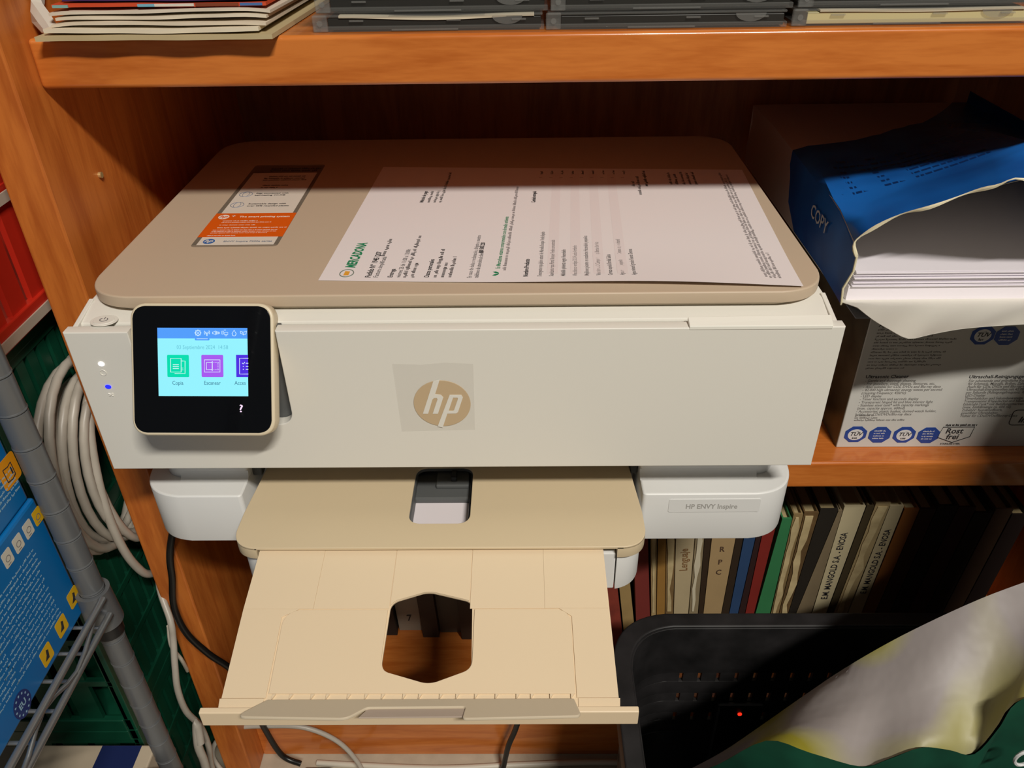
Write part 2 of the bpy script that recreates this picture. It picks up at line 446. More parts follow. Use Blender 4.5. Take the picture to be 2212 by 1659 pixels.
ph = LP([(618, 337), (650, 337), (655, 345), (625, 432), (617, 437), (585, 437)])
lt = MB().shape([hh], .4, .7, FRONT(0)).shape([pp, ph], .4, .7, FRONT(0))
lab(lt.build('emblem_letters', M_WHITE, disc, smooth_=False), 'white slanted letters hp')

# ---- touch screen, tilted back
TILT = math.radians(31)
dc = EYE + _ray(436, 798) * 481.0
DX = V(1, 0, -0.012).normalized(); DY = V(0, math.sin(TILT), math.cos(TILT)); DY = (DY - DX * DY.dot(DX)).normalized()
DM = frame(dc, DX, DY)
DN = DX.cross(DY)
def scr(u, v):
    """photo position -> screen-plane coordinates"""
    d = _ray(u, v); t = (dc - EYE).dot(DN) / d.dot(DN); q = EYE + d * t - dc
    return q.dot(DX), q.dot(DY)
a0, a1 = scr(279, 654), scr(594, 942)
fr = MB().shape([rrect(a0[0], a1[0], a1[1], a0[1], 9, 8)], -11, -.4, DM, 1.4)
panel = fr.build('control_panel', M_RIM, pr)
g0, g1 = scr(285, 660.5), scr(587, 935.5)
MB().shape([rrect(g0[0], g1[0], g1[1], g0[1], 7.5, 8)], -1.2, .1, DM, .3).build('panel_glass', M_GLASS, panel)
s0, s1 = scr(340, 708), scr(536.5, 856)
def em(name, r, g, b, k=1.0):
    return mat(name, (0, 0, 0, 1), .4, spec=.1, emit=rgb(r, g, b), estr=k)
MB().box(s0[0], s1[0], s1[1], s0[1], .1, .16, DM).build('screen', em('screen_cyan', 150, 243, 255), panel, smooth_=False)
bar1 = scr(340, 731)[1]
MB().box(s0[0], s1[0], bar1, s0[1], .16, .2, DM).build('screen_bar', em('screen_blue', 84, 158, 252), panel, smooth_=False)
q0, q1 = scr(421, 731), scr(453, 735.5)
MB().shape([rrect(q0[0], q1[0], q1[1], q0[1] + .1, .8)], .16, .2, DM).build('screen_bar', em('screen_blue', 0, 0, 0), panel, smooth_=False)
def tile(u0, u1, name, c):
    p0, p1 = scr(u0, 766.5), scr(u1, 814.5)
    MB().shape([rrect(p0[0], p1[0], p1[1], p0[1], .7 if u1 < 530 else .01)], .16, .2, DM).build('screen_tile', em(name, *c), panel, smooth_=False)
tile(361, 409, 'tile_green', (6, 222, 176)); tile(435, 483, 'tile_purple', (168, 92, 240)); tile(510, 536.5, 'tile_indigo', (80, 48, 226))
wl = MB()
def ln(pts, r=.17, closed=False):
    wl.tube([DM @ Vector((*scr(u, v), .26)) for u, v in pts], r, 5, closed)
def zoomp(pts): return [(120 + x * .2653, 600 + y * .2653) for x, y in pts]
# copy icon, scan icon, shortcuts icon
ln(zoomp([(938, 657), (1024, 657), (1024, 768), (938, 768)]), .2, True)
ln(zoomp([(1030, 678), (1056, 678), (1056, 780), (972, 780)]), .2)
for y in (708, 724, 740): ln(zoomp([(957, y), (1005, y)]), .2)
for y in (735, 750): ln(zoomp([(1030, y), (1042, y)]), .15)
ln(zoomp([(1214, 668), (1340, 668), (1340, 768), (1214, 768)]), .2, True)
ln(zoomp([(1276, 690), (1230, 690), (1230, 748), (1276, 748)]), .2)
ln(zoomp([(1277, 680), (1277, 758)]), .22)
for x in range(1288, 1326, 12):
    for y in (690, 748): ln(zoomp([(x, y), (x + 6, y)]), .15)
for y in range(694, 748, 13): ln(zoomp([(1324, y), (1324, y + 6)]), .15)
ln(zoomp([(1570, 655), (1500, 655), (1500, 784), (1570, 784)]), .2)
ln(zoomp([(1520, 694), (1530, 702), (1542, 686)]), .2)
for y in (696, 722, 745): ln(zoomp([(1551, y), (1570, y)]), .2)
for y in (722, 745): ln(zoomp([(1527, y), (1534, y)]), .22)
# status bar icons
def circ(cx, cy, r, n=14, a0_=0, a1_=6.2832): return [(cx + r * math.cos(a0_ + (a1_ - a0_) * i / n), cy + r * math.sin(a0_ + (a1_ - a0_) * i / n)) for i in range(n)]
ln(zoomp(circ(1161, 449, 20)), .16, True); ln(zoomp(circ(1161, 449, 8)), .14, True)
for i in range(8):
    a = i * .7854; ln(zoomp([(1161 + 20 * math.cos(a), 449 + 20 * math.sin(a)), (1161 + 26 * math.cos(a), 449 + 26 * math.sin(a))]), .3)
ln(zoomp([(1234, 446), (1234, 474)]), .25)
for r in (12, 22): ln(zoomp(circ(1234, 446, r, 8, -.8, .9)), .15); ln(zoomp(circ(1234, 446, r, 8, 2.3, 4.0)), .15)
ln(zoomp([(1280, 442), (1290, 442), (1302, 432), (1302, 466), (1290, 456), (1280, 456)]), .17, True)
for i, x in enumerate((1311, 1319, 1327, 1335)): ln(zoomp([(x, 449 - 14 + i * 2), (x, 449 + 14 - i * 2)]), .15)
ln(zoomp([(1356, 434), (1368, 434), (1368, 460), (1356, 460)]), .16, True); ln(zoomp([(1376, 444), (1404, 444), (1404, 462), (1376, 462)]), .16, True)
ln(zoomp([(1382, 462), (1382, 473), (1396, 473), (1396, 462)]), .16); ln(zoomp([(1372, 426), (1388, 426)]), .15)
ln(zoomp([(1455, 426), (1472, 455), (1466, 470), (1455, 474), (1444, 470), (1438, 455)]), .17, True)
ln(zoomp([(1530, 466), (1506, 450), (1505, 436), (1522, 440)]), .17, True); ln(zoomp([(1530, 466), (1534, 442), (1557, 434), (1552, 458)]), .17, True)
ln(zoomp([(1150, 497), (1240, 497)]), .12)
lab(wl.build('screen_icons', em('screen_white', 225, 250, 255), panel), 'thin white line icons')
tx = MB()
def st(body, u, v, size, bold=0, al='LEFT', sx=1.0):
    x, y = scr(u, v); tx.text(body, size, DM @ Matrix.Translation((x, y, .24)), bold, 0, al, sx, .02)
st('Copia', 384.5, 831, 3.3, 0, 'CENTER', .85); st('Escanear', 459, 831, 3.3, 0, 'CENTER', .85); st('Acces', 507, 831, 3.3, 0, 'LEFT', .85)
build_lines(tx, 'screen_lettering', em('screen_slate', 48, 110, 140), panel, 'captions under the screen tiles')
tx = MB(); st('03 Septiembre 2024  14:58', 437.5, 754, 3.4, 0, 'CENTER', .83)
lab(tx.build('screen_lettering', em('screen_pale', 108, 196, 216), panel, smooth_=False), 'pale date and time line')
tx = MB(); st('?', 521, 890, 6.4, .012, 'CENTER', 1.35)
lab(tx.build('help_symbol', em('screen_pink', 255, 226, 255), panel, smooth_=False), 'glowing question mark')
# ---- lower body
MB().box(-216, 216, 62, 320, ZB, -105).build('lower_body', M_WHITE2, pr, bevel=4)
def pod(sgn, xin, xout):
    o, i = sgn * xout, sgn * xin
    pts = [(i, 80), (i, 12), (o, 12), (o, 80)]
    if sgn < 0: pts = [(o, 80), (o, 12), (i, 12), (i, 80)]
    r = [0, 3, 30, 0] if sgn > 0 else [0, 30, 3, 0]
    pd = MB().shape([rpoly(pts, r, 12)], ZB, -141, FLAT(0), 1.6).build('base_corner', M_WHITE2, pr)
    # the neck between corner block and upper housing, with a soft hollow at its foot
    o2 = sgn * (xout - 12)
    pts = [(i, 78), (i, 33), (o2, 33), (o2, 78)] if sgn > 0 else [(o2, 78), (o2, 33), (i, 33), (i, 78)]
    r = [0, 2, 14, 0] if sgn > 0 else [0, 14, 2, 0]
    MB().shape([rpoly(pts, r, 8)], -141.5, -104, FLAT(0), .6).build('base_neck', M_WHITE2, pr)
    cove = MB(); rows = []
    for k in range(7):
        a = k / 6 * math.pi / 2
        rows.append([(x, 33 - 6 * (1 - math.sin(a)), -141.2 + 6 * (1 - math.cos(a))) for x in (i, sgn * (xout - 26))])
    rows = [r_ for r_ in rows]
    cove.sheet(rows, (0, 2, -.1)); cove.build('neck_cove', M_WHITE2, pr)
    return pd
podL = pod(-1, 157, 232); podR = pod(1, 125.5, 235)
b0, b1 = aty(1446, 1078, 12), aty(1639, 1105, 12)
bd = MB().shape([rrect(b0.x, b1.x, b1.z, b0.z, 1.4)], 0, .35, FRONT(12), .12).build('name_plate', M_WHITE2, podR)
pt = aty(1480, 1098, 12)
lab(MB().text('HP ENVY Inspire', 6.0, frame((pt.x, 11.6, pt.z), (1, 0, 0), (0, 0, 1)), .02, 0, 'LEFT', .87).build('name_lettering', mat('plate_grey', rgb(168, 166, 162), .5), podR, smooth_=False), 'grey name lettering on right base corner')
# inside of the paper bay
MB().box(-156, 125, 70, 120, ZB, -106).build('bay_back', M_BLACKP, pr)
MB().box(-157, -150, 40, 70, -146, -108).build('bay_cheek', M_DGREY, pr, bevel=1)
MB().box(120, 125, 40, 70, -146, -108).build('bay_cheek', M_DGREY, pr, bevel=1)
MB().box(-140, 112, 34, 60, -117, -106).build('bay_lintel', M_DGREY, pr, bevel=2)

# ---- paper drawer
dr_o = rpoly([(-150, 60), (-150, -35.5), (121.5, -35.5), (121.5, 60)], [0, 22, 22, 0], 12)
MB().shape([clipx(dr_o, -160, -134)], ZB, -152.4, FLAT(0), .8).build('drawer_corner', M_WHITE2, pr)
MB().shape([clipx(dr_o, 103.5, 130)], ZB, -152.4, FLAT(0), .8).build('drawer_corner', M_WHITE2, pr)
MB().box(-133.2, 102.7, -34, -20, ZB, -151.5).build('drawer_front', M_WHITE2, pr, bevel=.8)
MB().box(-133.2, 102.7, -20, 68, ZB, -170).build('drawer_floor', M_DGREY, pr)
MB().box(-120, 90, -18, 66, -170, -158).build('paper_in_drawer', mat('drawer_paper', rgb(226, 218, 222), .7), pr)
# grey guides seen through the cover's window
MB().box(-40, 7, 22, 60, -158, -153).build('paper_guide', M_DGREY, pr, bevel=1.5)
MB().box(-22, 2, 32, 60, -153, -149.5).build('paper_guide', M_DGREY, pr, bevel=1)
MB().box(-11, -7, 36, 44, -149.5, -145).build('guide_catch', M_BLACKP, pr, bevel=.5)
MB().box(-40, -36, -12, 60, -158, -146).build('paper_guide', M_DGREY, pr, bevel=1)
MB().box(3.5, 7, -12, 60, -158, -146).build('paper_guide', M_BLACKP, pr, bevel=1)

# ---- beige output cover over the drawer
o_ = rpoly([(-146, 68), (-151, -4), (-151, -37), (123, -37), (123, -4), (117.5, 68)], [0, 6, 24, 24, 6, 0], 12)
h0, h1 = atz(893, 1015, -142.5), atz(1018, 1120, -142.5)
hole = rrect(-36.5, 5.2, -14.5, 45, 8)
cv = MB().shape([o_, hole], -144.6, -142.4, FLAT(0), .5)
cv.shape([clipx(o_, -160, -133.6)], -152.2, -143.0, FLAT(0), .3)
cv.shape([clipx(o_, 103, 130)], -152.2, -143.0, FLAT(0), .3)
cover = cv.build('output_cover', M_COVER, pr)
MB().shape([rrect(-37.3, 6, -15.3, 45.5, 8.6), hole], -147, -144.4, FLAT(0), .2).build('window_rim', M_DGREY, cover)

# ---- pull-out tray, drooping slightly towards the front
TA, TB = V(-19, -20, -143.6), V(-19, -143, -163.0)
TV = (TA - TB).normalized()                        # up the tray, towards the printer
TM = frame(TB, (1, 0, 0), TV)                      # local x, distance from the front edge
TLEN = (TA - TB).length
def tr(u, v):
    nrm = TM.to_3x3() @ Vector((0, 0, 1)); d = _ray(u, v)
    t = (TB - EYE).dot(nrm) / d.dot(nrm); q = TM.inverted() @ (EYE + d * t); return (q.x, q.y)
tl, t_r = tr(470, 1535), tr(1340, 1535)
bl, br = tr(560, 1190), tr(1303, 1186)
hp_ = [tr(u, v) for u, v in ((845, 1300), (925, 1276), (1020, 1298), (1022, 1330), (1018, 1445), (925, 1479), (822, 1448), (838, 1330))]
hole = rpoly([hp_[i] for i in (0, 1, 2, 4, 5, 6)], [7, 14, 6, 7, 14, 7], 8)
hole2 = rpoly([(p[0] + (0.5 if p[0] > -19 else -.5), p[1]) for p in (hp_[i] for i in (0, 1, 2, 4, 5, 6))], [7, 14, 6, 7, 14, 7], 8)
tray = MB().shape([[(tl[0], 1), (t_r[0], 1), (br[0], TLEN), (bl[0], TLEN)], hole], -2.4, -.8, TM, .2).build('pull_out_tray', M_TRAY, pr)
# top skins: three strips with hairline gaps, then the paper-stop panel
g1, g2 = tr(851, 1240), tr(1018, 1240)
ptop = tr(925, 1316)[1]; pl = tr(580, 1500); prr = tr(1243, 1500); plt = tr(612, 1330); prt = tr(1233, 1330)
lo_h, hi_h = [p for p in hole2 if p[0] < -19], [p for p in hole2 if p[0] >= -19]
def strip(x0, x1, name='tray_strip', ylo=None, w=(-.8, 0)):
    y0_ = ylo
    MB().shape([[(x0, y0_), (x1, y0_), (x1, TLEN), (x0, TLEN)]], w[0], w[1], TM, .12).build(name, M_TRAY, tray)
sA, sB = tr(690, 1250)[0], tr(1175, 1250)[0]
ytop_h = max(p[1] for p in hole2) + .2
strip(bl[0] + .3, sA, ylo=ptop + .6); strip(sA + .05, g1[0] - .25, ylo=ptop + .6, w=(-.8, -.18))
MB().shape([[(g1[0] + .2, TLEN), (g1[0] + .2, hp_[0][1] + 1)] + sorted([p for p in hole2 if p[1] > (hp_[0][1] + hp_[4][1]) / 2 and g1[0] + .2 < p[0] < g2[0] - .2]) + [(g2[0] - .2, hp_[2][1] + 1), (g2[0] - .2, TLEN)]], -.8, -.1, TM).build('tray_strip', M_TRAY, tray)
strip(g2[0] + .25, sB, ylo=ptop + .6, w=(-.8, -.12)); strip(sB + .05, br[0] - .3, ylo=ptop + .6)
# side margins beside the panel
MB().shape([[(tl[0] + .2, 8.5), (pl[0] - 1.2, 8.5), (plt[0] - .8, ptop - 5), (plt[0] + 9, ptop + .5), (bl[0] + .3, ptop + .5)]], -.8, 0, TM, .12).build('tray_margin', M_TRAY, tray)
MB().shape([[(prr[0] + .8, 8.5), (t_r[0] - .2, 8.5), (br[0] - .3, ptop + .5), (prt[0] - 7, ptop + .5), (prt[0] + .6, ptop - 5)]], -.8, 0, TM, .12).build('tray_margin', M_TRAY, tray)
MB().shape([[(tl[0] + .1, .6), (pl[0] - 2, .6), (pl[0] - 2, 8.2), (tl[0] - .8, 8.2)]], -.8, -.1, TM, .12).build('tray_margin', M_TRAY, tray)
MB().shape([[(prr[0] + 1.5, .6), (t_r[0] - .1, .6), (t_r[0] + .6, 8.2), (prr[0] + 1.5, 8.2)]], -.8, -.1, TM, .12).build('tray_margin', M_TRAY, tray)
po = rpoly([(pl[0], pl[1] + .4), (prr[0], prr[1] + .4), (prt[0], ptop - .3), (plt[0], ptop - .3)], [0, 0, 9, 10], 8)
dn_ = [p for p in hole2 if p[1] < ptop - .6]
xm = (min(p[0] for p in dn_) + max(p[0] for p in dn_)) / 2
i0 = max(range(len(dn_)), key=lambda i: (dn_[i][0] > xm) * (1000 + dn_[i][1]))
dn_ = sorted(dn_, key=lambda p: math.atan2(p[1] - (ptop + 5), p[0] - xm), reverse=True)      # right rim round the bottom to the left rim
cutr = [p for p in po if p[1] >= ptop - .31 and p[0] > 0]; cutl = [p for p in po if p[1] >= ptop - .31 and p[0] <= -40]
po = [(pl[0], pl[1] + .4), (prr[0], prr[1] + .4)] + [p for p in po if p[0] > xm and p[1] > pl[1] + 2] + [(dn_[0][0], ptop - .3)] + dn_ + [(dn_[-1][0], ptop - .3)] + [p for p in po if p[0] < xm and p[1] > pl[1] + 2]
MB().shape([po], -.9, .35, TM, .3).build('stop_panel', M_TRAY, tray)
# ribs at the flap's hinge
for k in range(17):
    x = lerp(pl[0] + 3, prr[0] - 3, k / 16 + (random.random() - .5) * .02)
    MB().prism([(x, pl[1] - .2), (x + 1.8, pl[1] - .2), (x, pl[1] - 3.2)], -.8, .7, TM).build('hinge_rib', M_TRAY, tray, smooth_=False)
# front lip
L0, L1 = aty(428, 1541, -145), aty(1381, 1538, -145)
LB = aty(428, 1568, -145)
MB().hexa([(L0.x, -145, LB.z), (L1.x, -145, LB.z + 1), (L1.x, -141.5, LB.z + 1), (L0.x, -141.5, LB.z)],
          [(L0.x, -145, L0.z), (L1.x, -145, L1.z), (L1.x, -141.5, L1.z + .4), (L0.x, -141.5, L0.z + .4)]).build('front_lip', M_TRAY, pr, bevel=.6)
# flip-up paper stop
FA, FB = V(-19, -134.5, -159.6), V(-19, -154.5, -151.0)
FVv = (FB - FA).normalized(); FM = frame(FA, (-1, 0, 0), FVv)
def fp(u, v):
    nrm = FM.to_3x3() @ Vector((0, 0, 1)); d = _ray(u, v)
    t = (FA - EYE).dot(nrm) / d.dot(nrm); q = FM.inverted() @ (EYE + d * t); return (q.x, q.y)
fo = [fp(u, v) for u, v in ((578, 1514), (1240, 1511), (1257, 1549), (998, 1555), (1006, 1529), (793, 1531), (748, 1555), (506, 1551))]
fo = rpoly(fo, [1, 1, 3, 2, 1.5, 4, 8, 3], 6)
lab(MB().shape([fo], -.9, .9, FM, .6).build('paper_stop', M_FLAP, pr), 'raised grey beige paper stop with cut-out')
MB().shape([[fp(u, v) for u, v in ((793, 1531), (1006, 1529), (1000, 1546), (775, 1548))]], -1.2, -.4, FM, .1).build('stop_backing', mat('mauve_plastic', rgb(176, 160, 146), .5), pr)

# ================================================================ INVOICE ON THE LID
th = -0.0534; po0 = V(-85.3, 39.7, 13.25)
pex, pey = V(math.cos(th), math.sin(th), 0), V(-math.sin(th), math.cos(th), 0)
def lift(a, b):          # a: 0..297 across, b: 0..210 away from the viewer
    return 3.2 * max(0, 1 - b / 60.0) ** 2 * math.exp(-((a - 215) / 85.0) ** 2) + .15
def PG(a, b, h=0.0): return po0 + pex * a + pey * b + V(0, 0, lift(a, b) + h)
inv = thing('printed_invoice', PG(148, 105), 'white printed A4 grocery invoice lying on the printer lid', 'paper')
rows = [[PG(297 * i / 36, 210 * j / 24) for i in range(37)] for j in range(25)]
sh_ = MB().sheet(rows, (0, 0, -.12)).build('sheet', M_PAPER, inv)
def pgm(u, v, h=.09):
    q = atz(u, v, 13.6); a = (q - po0).dot(pex); b = (q - po0).dot(pey)
    return frame(PG(a, b, h), pey, -pex)
tk, tg, tgr, tgp = MB(), MB(), MB(), MB()
tgr.text('MERCADONA', 9.0, pgm(766, 578), .035, .1, 'LEFT', .68)
tk.text('Pedido Nº 19451207', 5.2, pgm(800, 599), .02, 0, 'LEFT', .86)
tg.text('Factura simplificada', 4.4, pgm(816, 599), .006, 0, 'LEFT', .88); tg.greek(28, 4.4, pgm(831, 553), 3)
tk.text('Entrega', 4.4, pgm(847, 599), .02, 0, 'LEFT', .9)
tg.text('viernes 23 de 11:00 a 13:00h', 4.2, pgm(864, 599), .006, 0, 'LEFT', .86)
tg.greek(66, 4.2, pgm(877, 599), 5); tg.greek(22, 4.2, pgm(893, 599), 6)
tk.text('Datos personales', 4.4, pgm(926, 599), .02, 0, 'LEFT', .85)
for i, (u, l) in enumerate(((943, 42), (959, 22), (975, 32))): tg.greek(l, 4.2, pgm(u, 599), 10 + i)
tg.text('En caso de duda o reclamación, dirígete a nuestro', 4.1, pgm(1018, 601), .006, 0, 'LEFT', .8)
tg.text('teléfono de atención al cliente', 4.1, pgm(1033, 601), .006, 0, 'LEFT', .8); tk.text('800 500 220', 4.1, pgm(1043, 546), .03, 0, 'LEFT', .8)
tgr.text('En Mercadona estamos comprometidos con el medio ambiente', 4.1, pgm(1080, 581), .012, 0, 'LEFT', .82)
tgp.greek(150, 3.8, pgm(1093, 585), 22)
q = atz(1078, 592, 13.6); a, b = (q - po0).dot(pex), (q - po0).dot(pey)
for s_ in (-1, 1):
    tgr.prism([(0, 0), (s_ * .6, 2.4), (s_ * 2.6, 4.2), (s_ * 3.2, 2.2), (s_ * 1.6, .4)][::s_], -.02, .04, frame(PG(a, b, .1), pey, -pex))
tk.text('Nombre Producto', 4.2, pgm(1140, 600), .025, 0, 'LEFT', .85)
prods = ['Detergente ropa jabón natural de Marsella Bosque Verde líquido', 'Suavizante ropa Floral Bosque Verde concentrado', 'Molinillo pimienta negra Hacendado', 'Vino blanco verdejo D.O Rueda Arribeño',
         'Mejillones picantes en escabeche Hacendado pequeños', 'Vino tinto D.O Campo de Borja Borsao barrica', 'Cerveza especial Estrella Galicia', 'Agua mineral pequeña Fuente Detena tapón infantil', 'Agua mineral grande Fuente Detena']
ends = [484, 506, 529, 522, 497, 513, 537, 503, 530]
for i, s_ in enumerate(prods):
    u = 1170 + i * 25.5; m0 = pgm(u, 600)
    top = atz(u, ends[i], 13.6); ln_ = (top - atz(u, 600, 13.6)).dot(pey)
    wd = len(s_) * 4.1 * .5
    tg.text(s_, 4.1, m0, .004, 0, 'LEFT', min(ln_ / wd, .95))
    tg.text('1', 3.6, pgm(u + 1 - i * 3.4, 384), .01)
    tg.greek(9, 3.2, pgm(u + 2 - i * 3.2, 376), 60 + i)
tk.text('Método de pago', 4.2, pgm(914, 437), .025, 0, 'LEFT', .85)
for i, (u, l) in enumerate(((928, 26), (941, 26), (953, 66))): tg.greek(l, 3.8, pgm(u, 437), 40 + i)
tk.text('Cantidad entregada', 4.2, pgm(1156, 437), .025, 0, 'LEFT', .7)
for i, (u, v, l) in enumerate(((1372, 402, 12), (1387, 420, 40), (1400, 402, 36))): (tk if i == 2 else tg).greek(l, 4.2, pgm(u, v), 70 + i)
for i, u in enumerate((1453, 1466, 1481, 1494, 1507)): tg.greek(30 - 3 * (i % 2), 3.6, pgm(u, 398), 80 + i)
for i, (u, v, l) in enumerate(((1658, 601, 190), (1668, 604, 180), (1677, 604, 190), (1688, 604, 40))): tgp.greek(l, 3.4, pgm(u, v), 90 + i)
for mb_ in (tk, tg, tgr, tgp):           # lay the print onto the curved sheet
    mb_.v = [V(p.x, p.y, PG((p - po0).dot(pex), (p - po0).dot(pey), .08).z + (.02 if k % 2 else 0)) for k, p in enumerate(mb_.v)]
build_lines(tk, 'printed_line', M_INK, inv, 'bold black headings')
build_lines(tg, 'printed_line', M_GINK, inv, 'small grey text lines')
build_lines(tgr, 'printed_line', M_GREEN, inv, 'green shop name and slogan')
build_lines(tgp, 'printed_line', mat('faint_ink', rgb(176, 168, 168), .7), inv, 'faint small print')
bands = MB()
for i in (1, 3, 5, 7):
    for k in range(10):
        q = pgm(1159 + i * 25.5, 600); a0_ = (q.translation - po0).dot(pex) - 1
        b0_ = 12 + k * 18.6
        bands.quad(PG(a0_, b0_, .05), PG(a0_ + 6.8, b0_, .05), PG(a0_ + 6.8, b0_ + 18.6, .05), PG(a0_, b0_ + 18.6, .05))
lab(bands.build('row_bands', mat('pale_grey_print', rgb(228, 216, 215), .7), inv, smooth_=False, fix=False), 'pale grey table row bands')
q = atz(749, 590, 13.6); a, b = (q - po0).dot(pex), (q - po0).dot(pey)
lab(MB().tube([PG(a + 4.3 * math.cos(t), b + 5.2 * math.sin(t), .1) for t in [i * .2618 for i in range(24)]], .35, 5, True).build('logo_ring', mat('logo_grey', rgb(120, 130, 120), .7), inv), 'thin ring around basket mark')
lab(MB().prism([(-2.6, -1.6), (2.6, -1.6), (3, 1.6), (-3, 1.6)], -.02, .05, frame(PG(a, b, .1), pey, -pex)).build('logo_basket', mat('logo_orange', rgb(226, 160, 50), .7), inv), 'orange basket mark')
# ================================================================ UPPER SHELF: CD CASES
M_CLEAR = mat('clear_case', rgb(150, 150, 146), .14, alpha=.2, spec=.6)
M_CDTRAY = mat('cd_tray_dark', rgb(44, 43, 40), .35)
M_CDTRAY2 = mat('cd_tray_cream', rgb(196, 186, 140), .4)
M_BOOKLET = mat('booklet_paper', rgb(206, 196, 172), .7)
CDS = [(-83.0, 55.5, 'leftmost stack beside the magazines'), (57.5, 200.5, 'middle of the three stacks'), (203.0, 345.0, 'rightmost stack at the frame edge')]
def cd_case(x0, x1, y0, z0, label, dark, booklet, wave):
    h = 9.6
    t = thing('cd_case', ((x0 + x1) / 2, y0 + 60, z0), label, 'cd case', 'cd cases on the upper shelf')
    MB().box(x0, x1, y0, y0 + 124, z0, z0 + 3.2).build('case_back', M_CLEAR, t, bevel=.5)
    MB().box(x0 + 1, x1 - 1, y0 - .6, y0 + 124, z0 + 8.2, z0 + h).build('case_lid', M_CLEAR, t, bevel=.5)
    MB().box(x0, x0 + 9, y0 - .8, y0 + 2, z0 + .2, z0 + h - .2).build('hinge', M_CLEAR, t, bevel=.8)
    MB().tube([(x0 + 4.5, y0 - 1.2, z0 + 5), (x0 + 4.5, y0 - .6, z0 + 5)], 1.7, 12).build('hinge_boss', M_CLEAR, t)
    MB().box(x0 + 9, x1 - 2, y0 + 1.2, y0 + 122, z0 + 1, z0 + 7.4).build('disc_tray', dark, t, bevel=.4)
    for k in (.16, .58, .86):
        xx = lerp(x0, x1, k); MB().box(xx, xx + 8.5, y0 - .7, y0 + 1, z0 + 5.6, z0 + 6.6).build('tab', M_CLEAR, t, bevel=.2)
    xx = lerp(x0, x1, .34)
    MB().box(xx, xx + 40, y0 - .5, y0 + .8, z0 + .6, z0 + 1.5).build('ridge', M_CLEAR, t, bevel=.2)
    MB().shape([[(x1 - 22 + 9 * math.cos(a), z0 + 8 + 4.6 * math.sin(a)) for a in [math.pi + i * math.pi / 10 for i in range(11)]]], 0, .6, FRONT(y0 + .4)).build('thumb_notch', M_CLEAR, t)
    if booklet:
        rows = [[(lerp(x0 + 16, x1 - 6, i / 14), y0 + (.4 if j == 0 else 110), z0 + 7.7 - wave * math.sin(i / 14 * math.pi) ** 2) for i in range(15)] for j in range(2)]
        MB().sheet(rows, (0, 0, 1.0 + wave * .2)).build('booklet', M_BOOKLET, t)
for i, (x0, x1, where) in enumerate(CDS):
    for k, lv in enumerate(('bottom', 'second', 'third')):
        dx = (0, 3.0, -2.0)[k] + random.uniform(-.8, .8); dy = random.uniform(-1, 2) + (0, 2, 1)[k]
        cd_case(x0 + dx, x1 + dx, 105 + dy, 145.2 + k * 9.9, '%s clear plastic cd case of the %s' % (lv, where),
                M_CDTRAY2 if (i == 2 and k == 0) else M_CDTRAY, (i == 0 and k == 0) or (i == 2 and k == 0), 1.6 if i == 0 else .6)

# ================================================================ UPPER SHELF: MAGAZINES
def magazine(name, x0, x1, y0, z, t, m, label, cat='magazine', skew=0.0, bow=0.8, ph=0.0, sag=0):
    D = 200; rows = []
    for j in range(9):
        yy = y0 + D * j / 8
        rows.append([(lerp(x0, x1, i / 20) + skew * j / 8, yy + .6 * math.sin(i * .9 + ph), z + bow * math.sin(i / 20 * 6.0 + ph) * .5 + bow * .5
                      - sag * max(0, (i - 17) / 3) ** 2 - sag * max(0, (3 - i) / 3) ** 2) for i in range(21)])
    o = MB().sheet(rows, (0, 0, t)).build(name, m, bevel=0)
    return tag(o, label, cat, 'papers stacked on the upper shelf')
MP = lambda n, r, g, b: mat(n, rgb(r, g, b), .6, noise=.25, nscale=30)
z = 145.4
magazine('card_folder', -241, -102, 87, z, 2.6, MP('card_beige', 190, 172, 132), 'thick beige card at the bottom of the paper stack', 'card', 12, .4); z += 3.4
magazine('paper_envelope', -236, -110, 89, z, 2.2, MP('env_white', 226, 214, 190), 'cream white envelope lying on the beige card', 'envelope', 10, .9, 1.2); z += 3.6
magazine('paper_envelope', -232, -106, 92, z, 1.5, MP('env_white2', 216, 202, 180), 'thin white envelope third from the stack bottom', 'envelope', 12, 1.0, .4, 1); z += 3.0
magazine('paper_envelope', -230, -106, 95, z, 1.5, MP('env_white3', 220, 208, 186), 'thin white envelope fourth from the stack bottom', 'envelope', 14, 1.0, 2.2, 1); z += 2.9
magazine('paper_envelope', -234, -104, 97, z, 1.6, MP('env_white4', 214, 202, 184), 'white envelope just under the red magazine', 'envelope', 14, .9, 3.0, 1.2); z += 2.9
mm = magazine('red_magazine', -232, -106, 99, z, 1.8, MP('mag_red', 208, 74, 36), 'red and white printed magazine edge in the paper stack', 'magazine', 10, .7, .3)
for nm, xa, xb, c in (('mag_teal', -231, -222, (130, 176, 170)), ('mag_sky', -181, -171, (120, 180, 200)), ('mag_white', -171, -148, (222, 214, 200)), ('mag_brown', -147, -122, (130, 62, 34)), ('mag_blue', -121, -108, (70, 112, 170))):
    MB().box(xa, xb, 98.0, 98.9, z + .6, z + 2.0).build('printed_edge', MP(nm, *c), mm)
z += 3.0
magazine('purple_magazine', -226, -106, 101, z, 2.0, MP('mag_purple', 70, 40, 92), 'glossy dark purple magazine near the stack top', 'magazine', 10, .6, 1.0); z += 3.0
magazine('paper_envelope', -228, -108, 103, z, 2.0, MP('env_white5', 206, 196, 160), 'cream envelope on top of the purple magazine', 'envelope', 10, .6, .2); z += 2.8
magazine('black_magazine', -226, -108, 105, z, 6, MP('mag_black', 38, 36, 40), 'dark magazine topmost in the paper stack', 'magazine', 8, .6, .2)
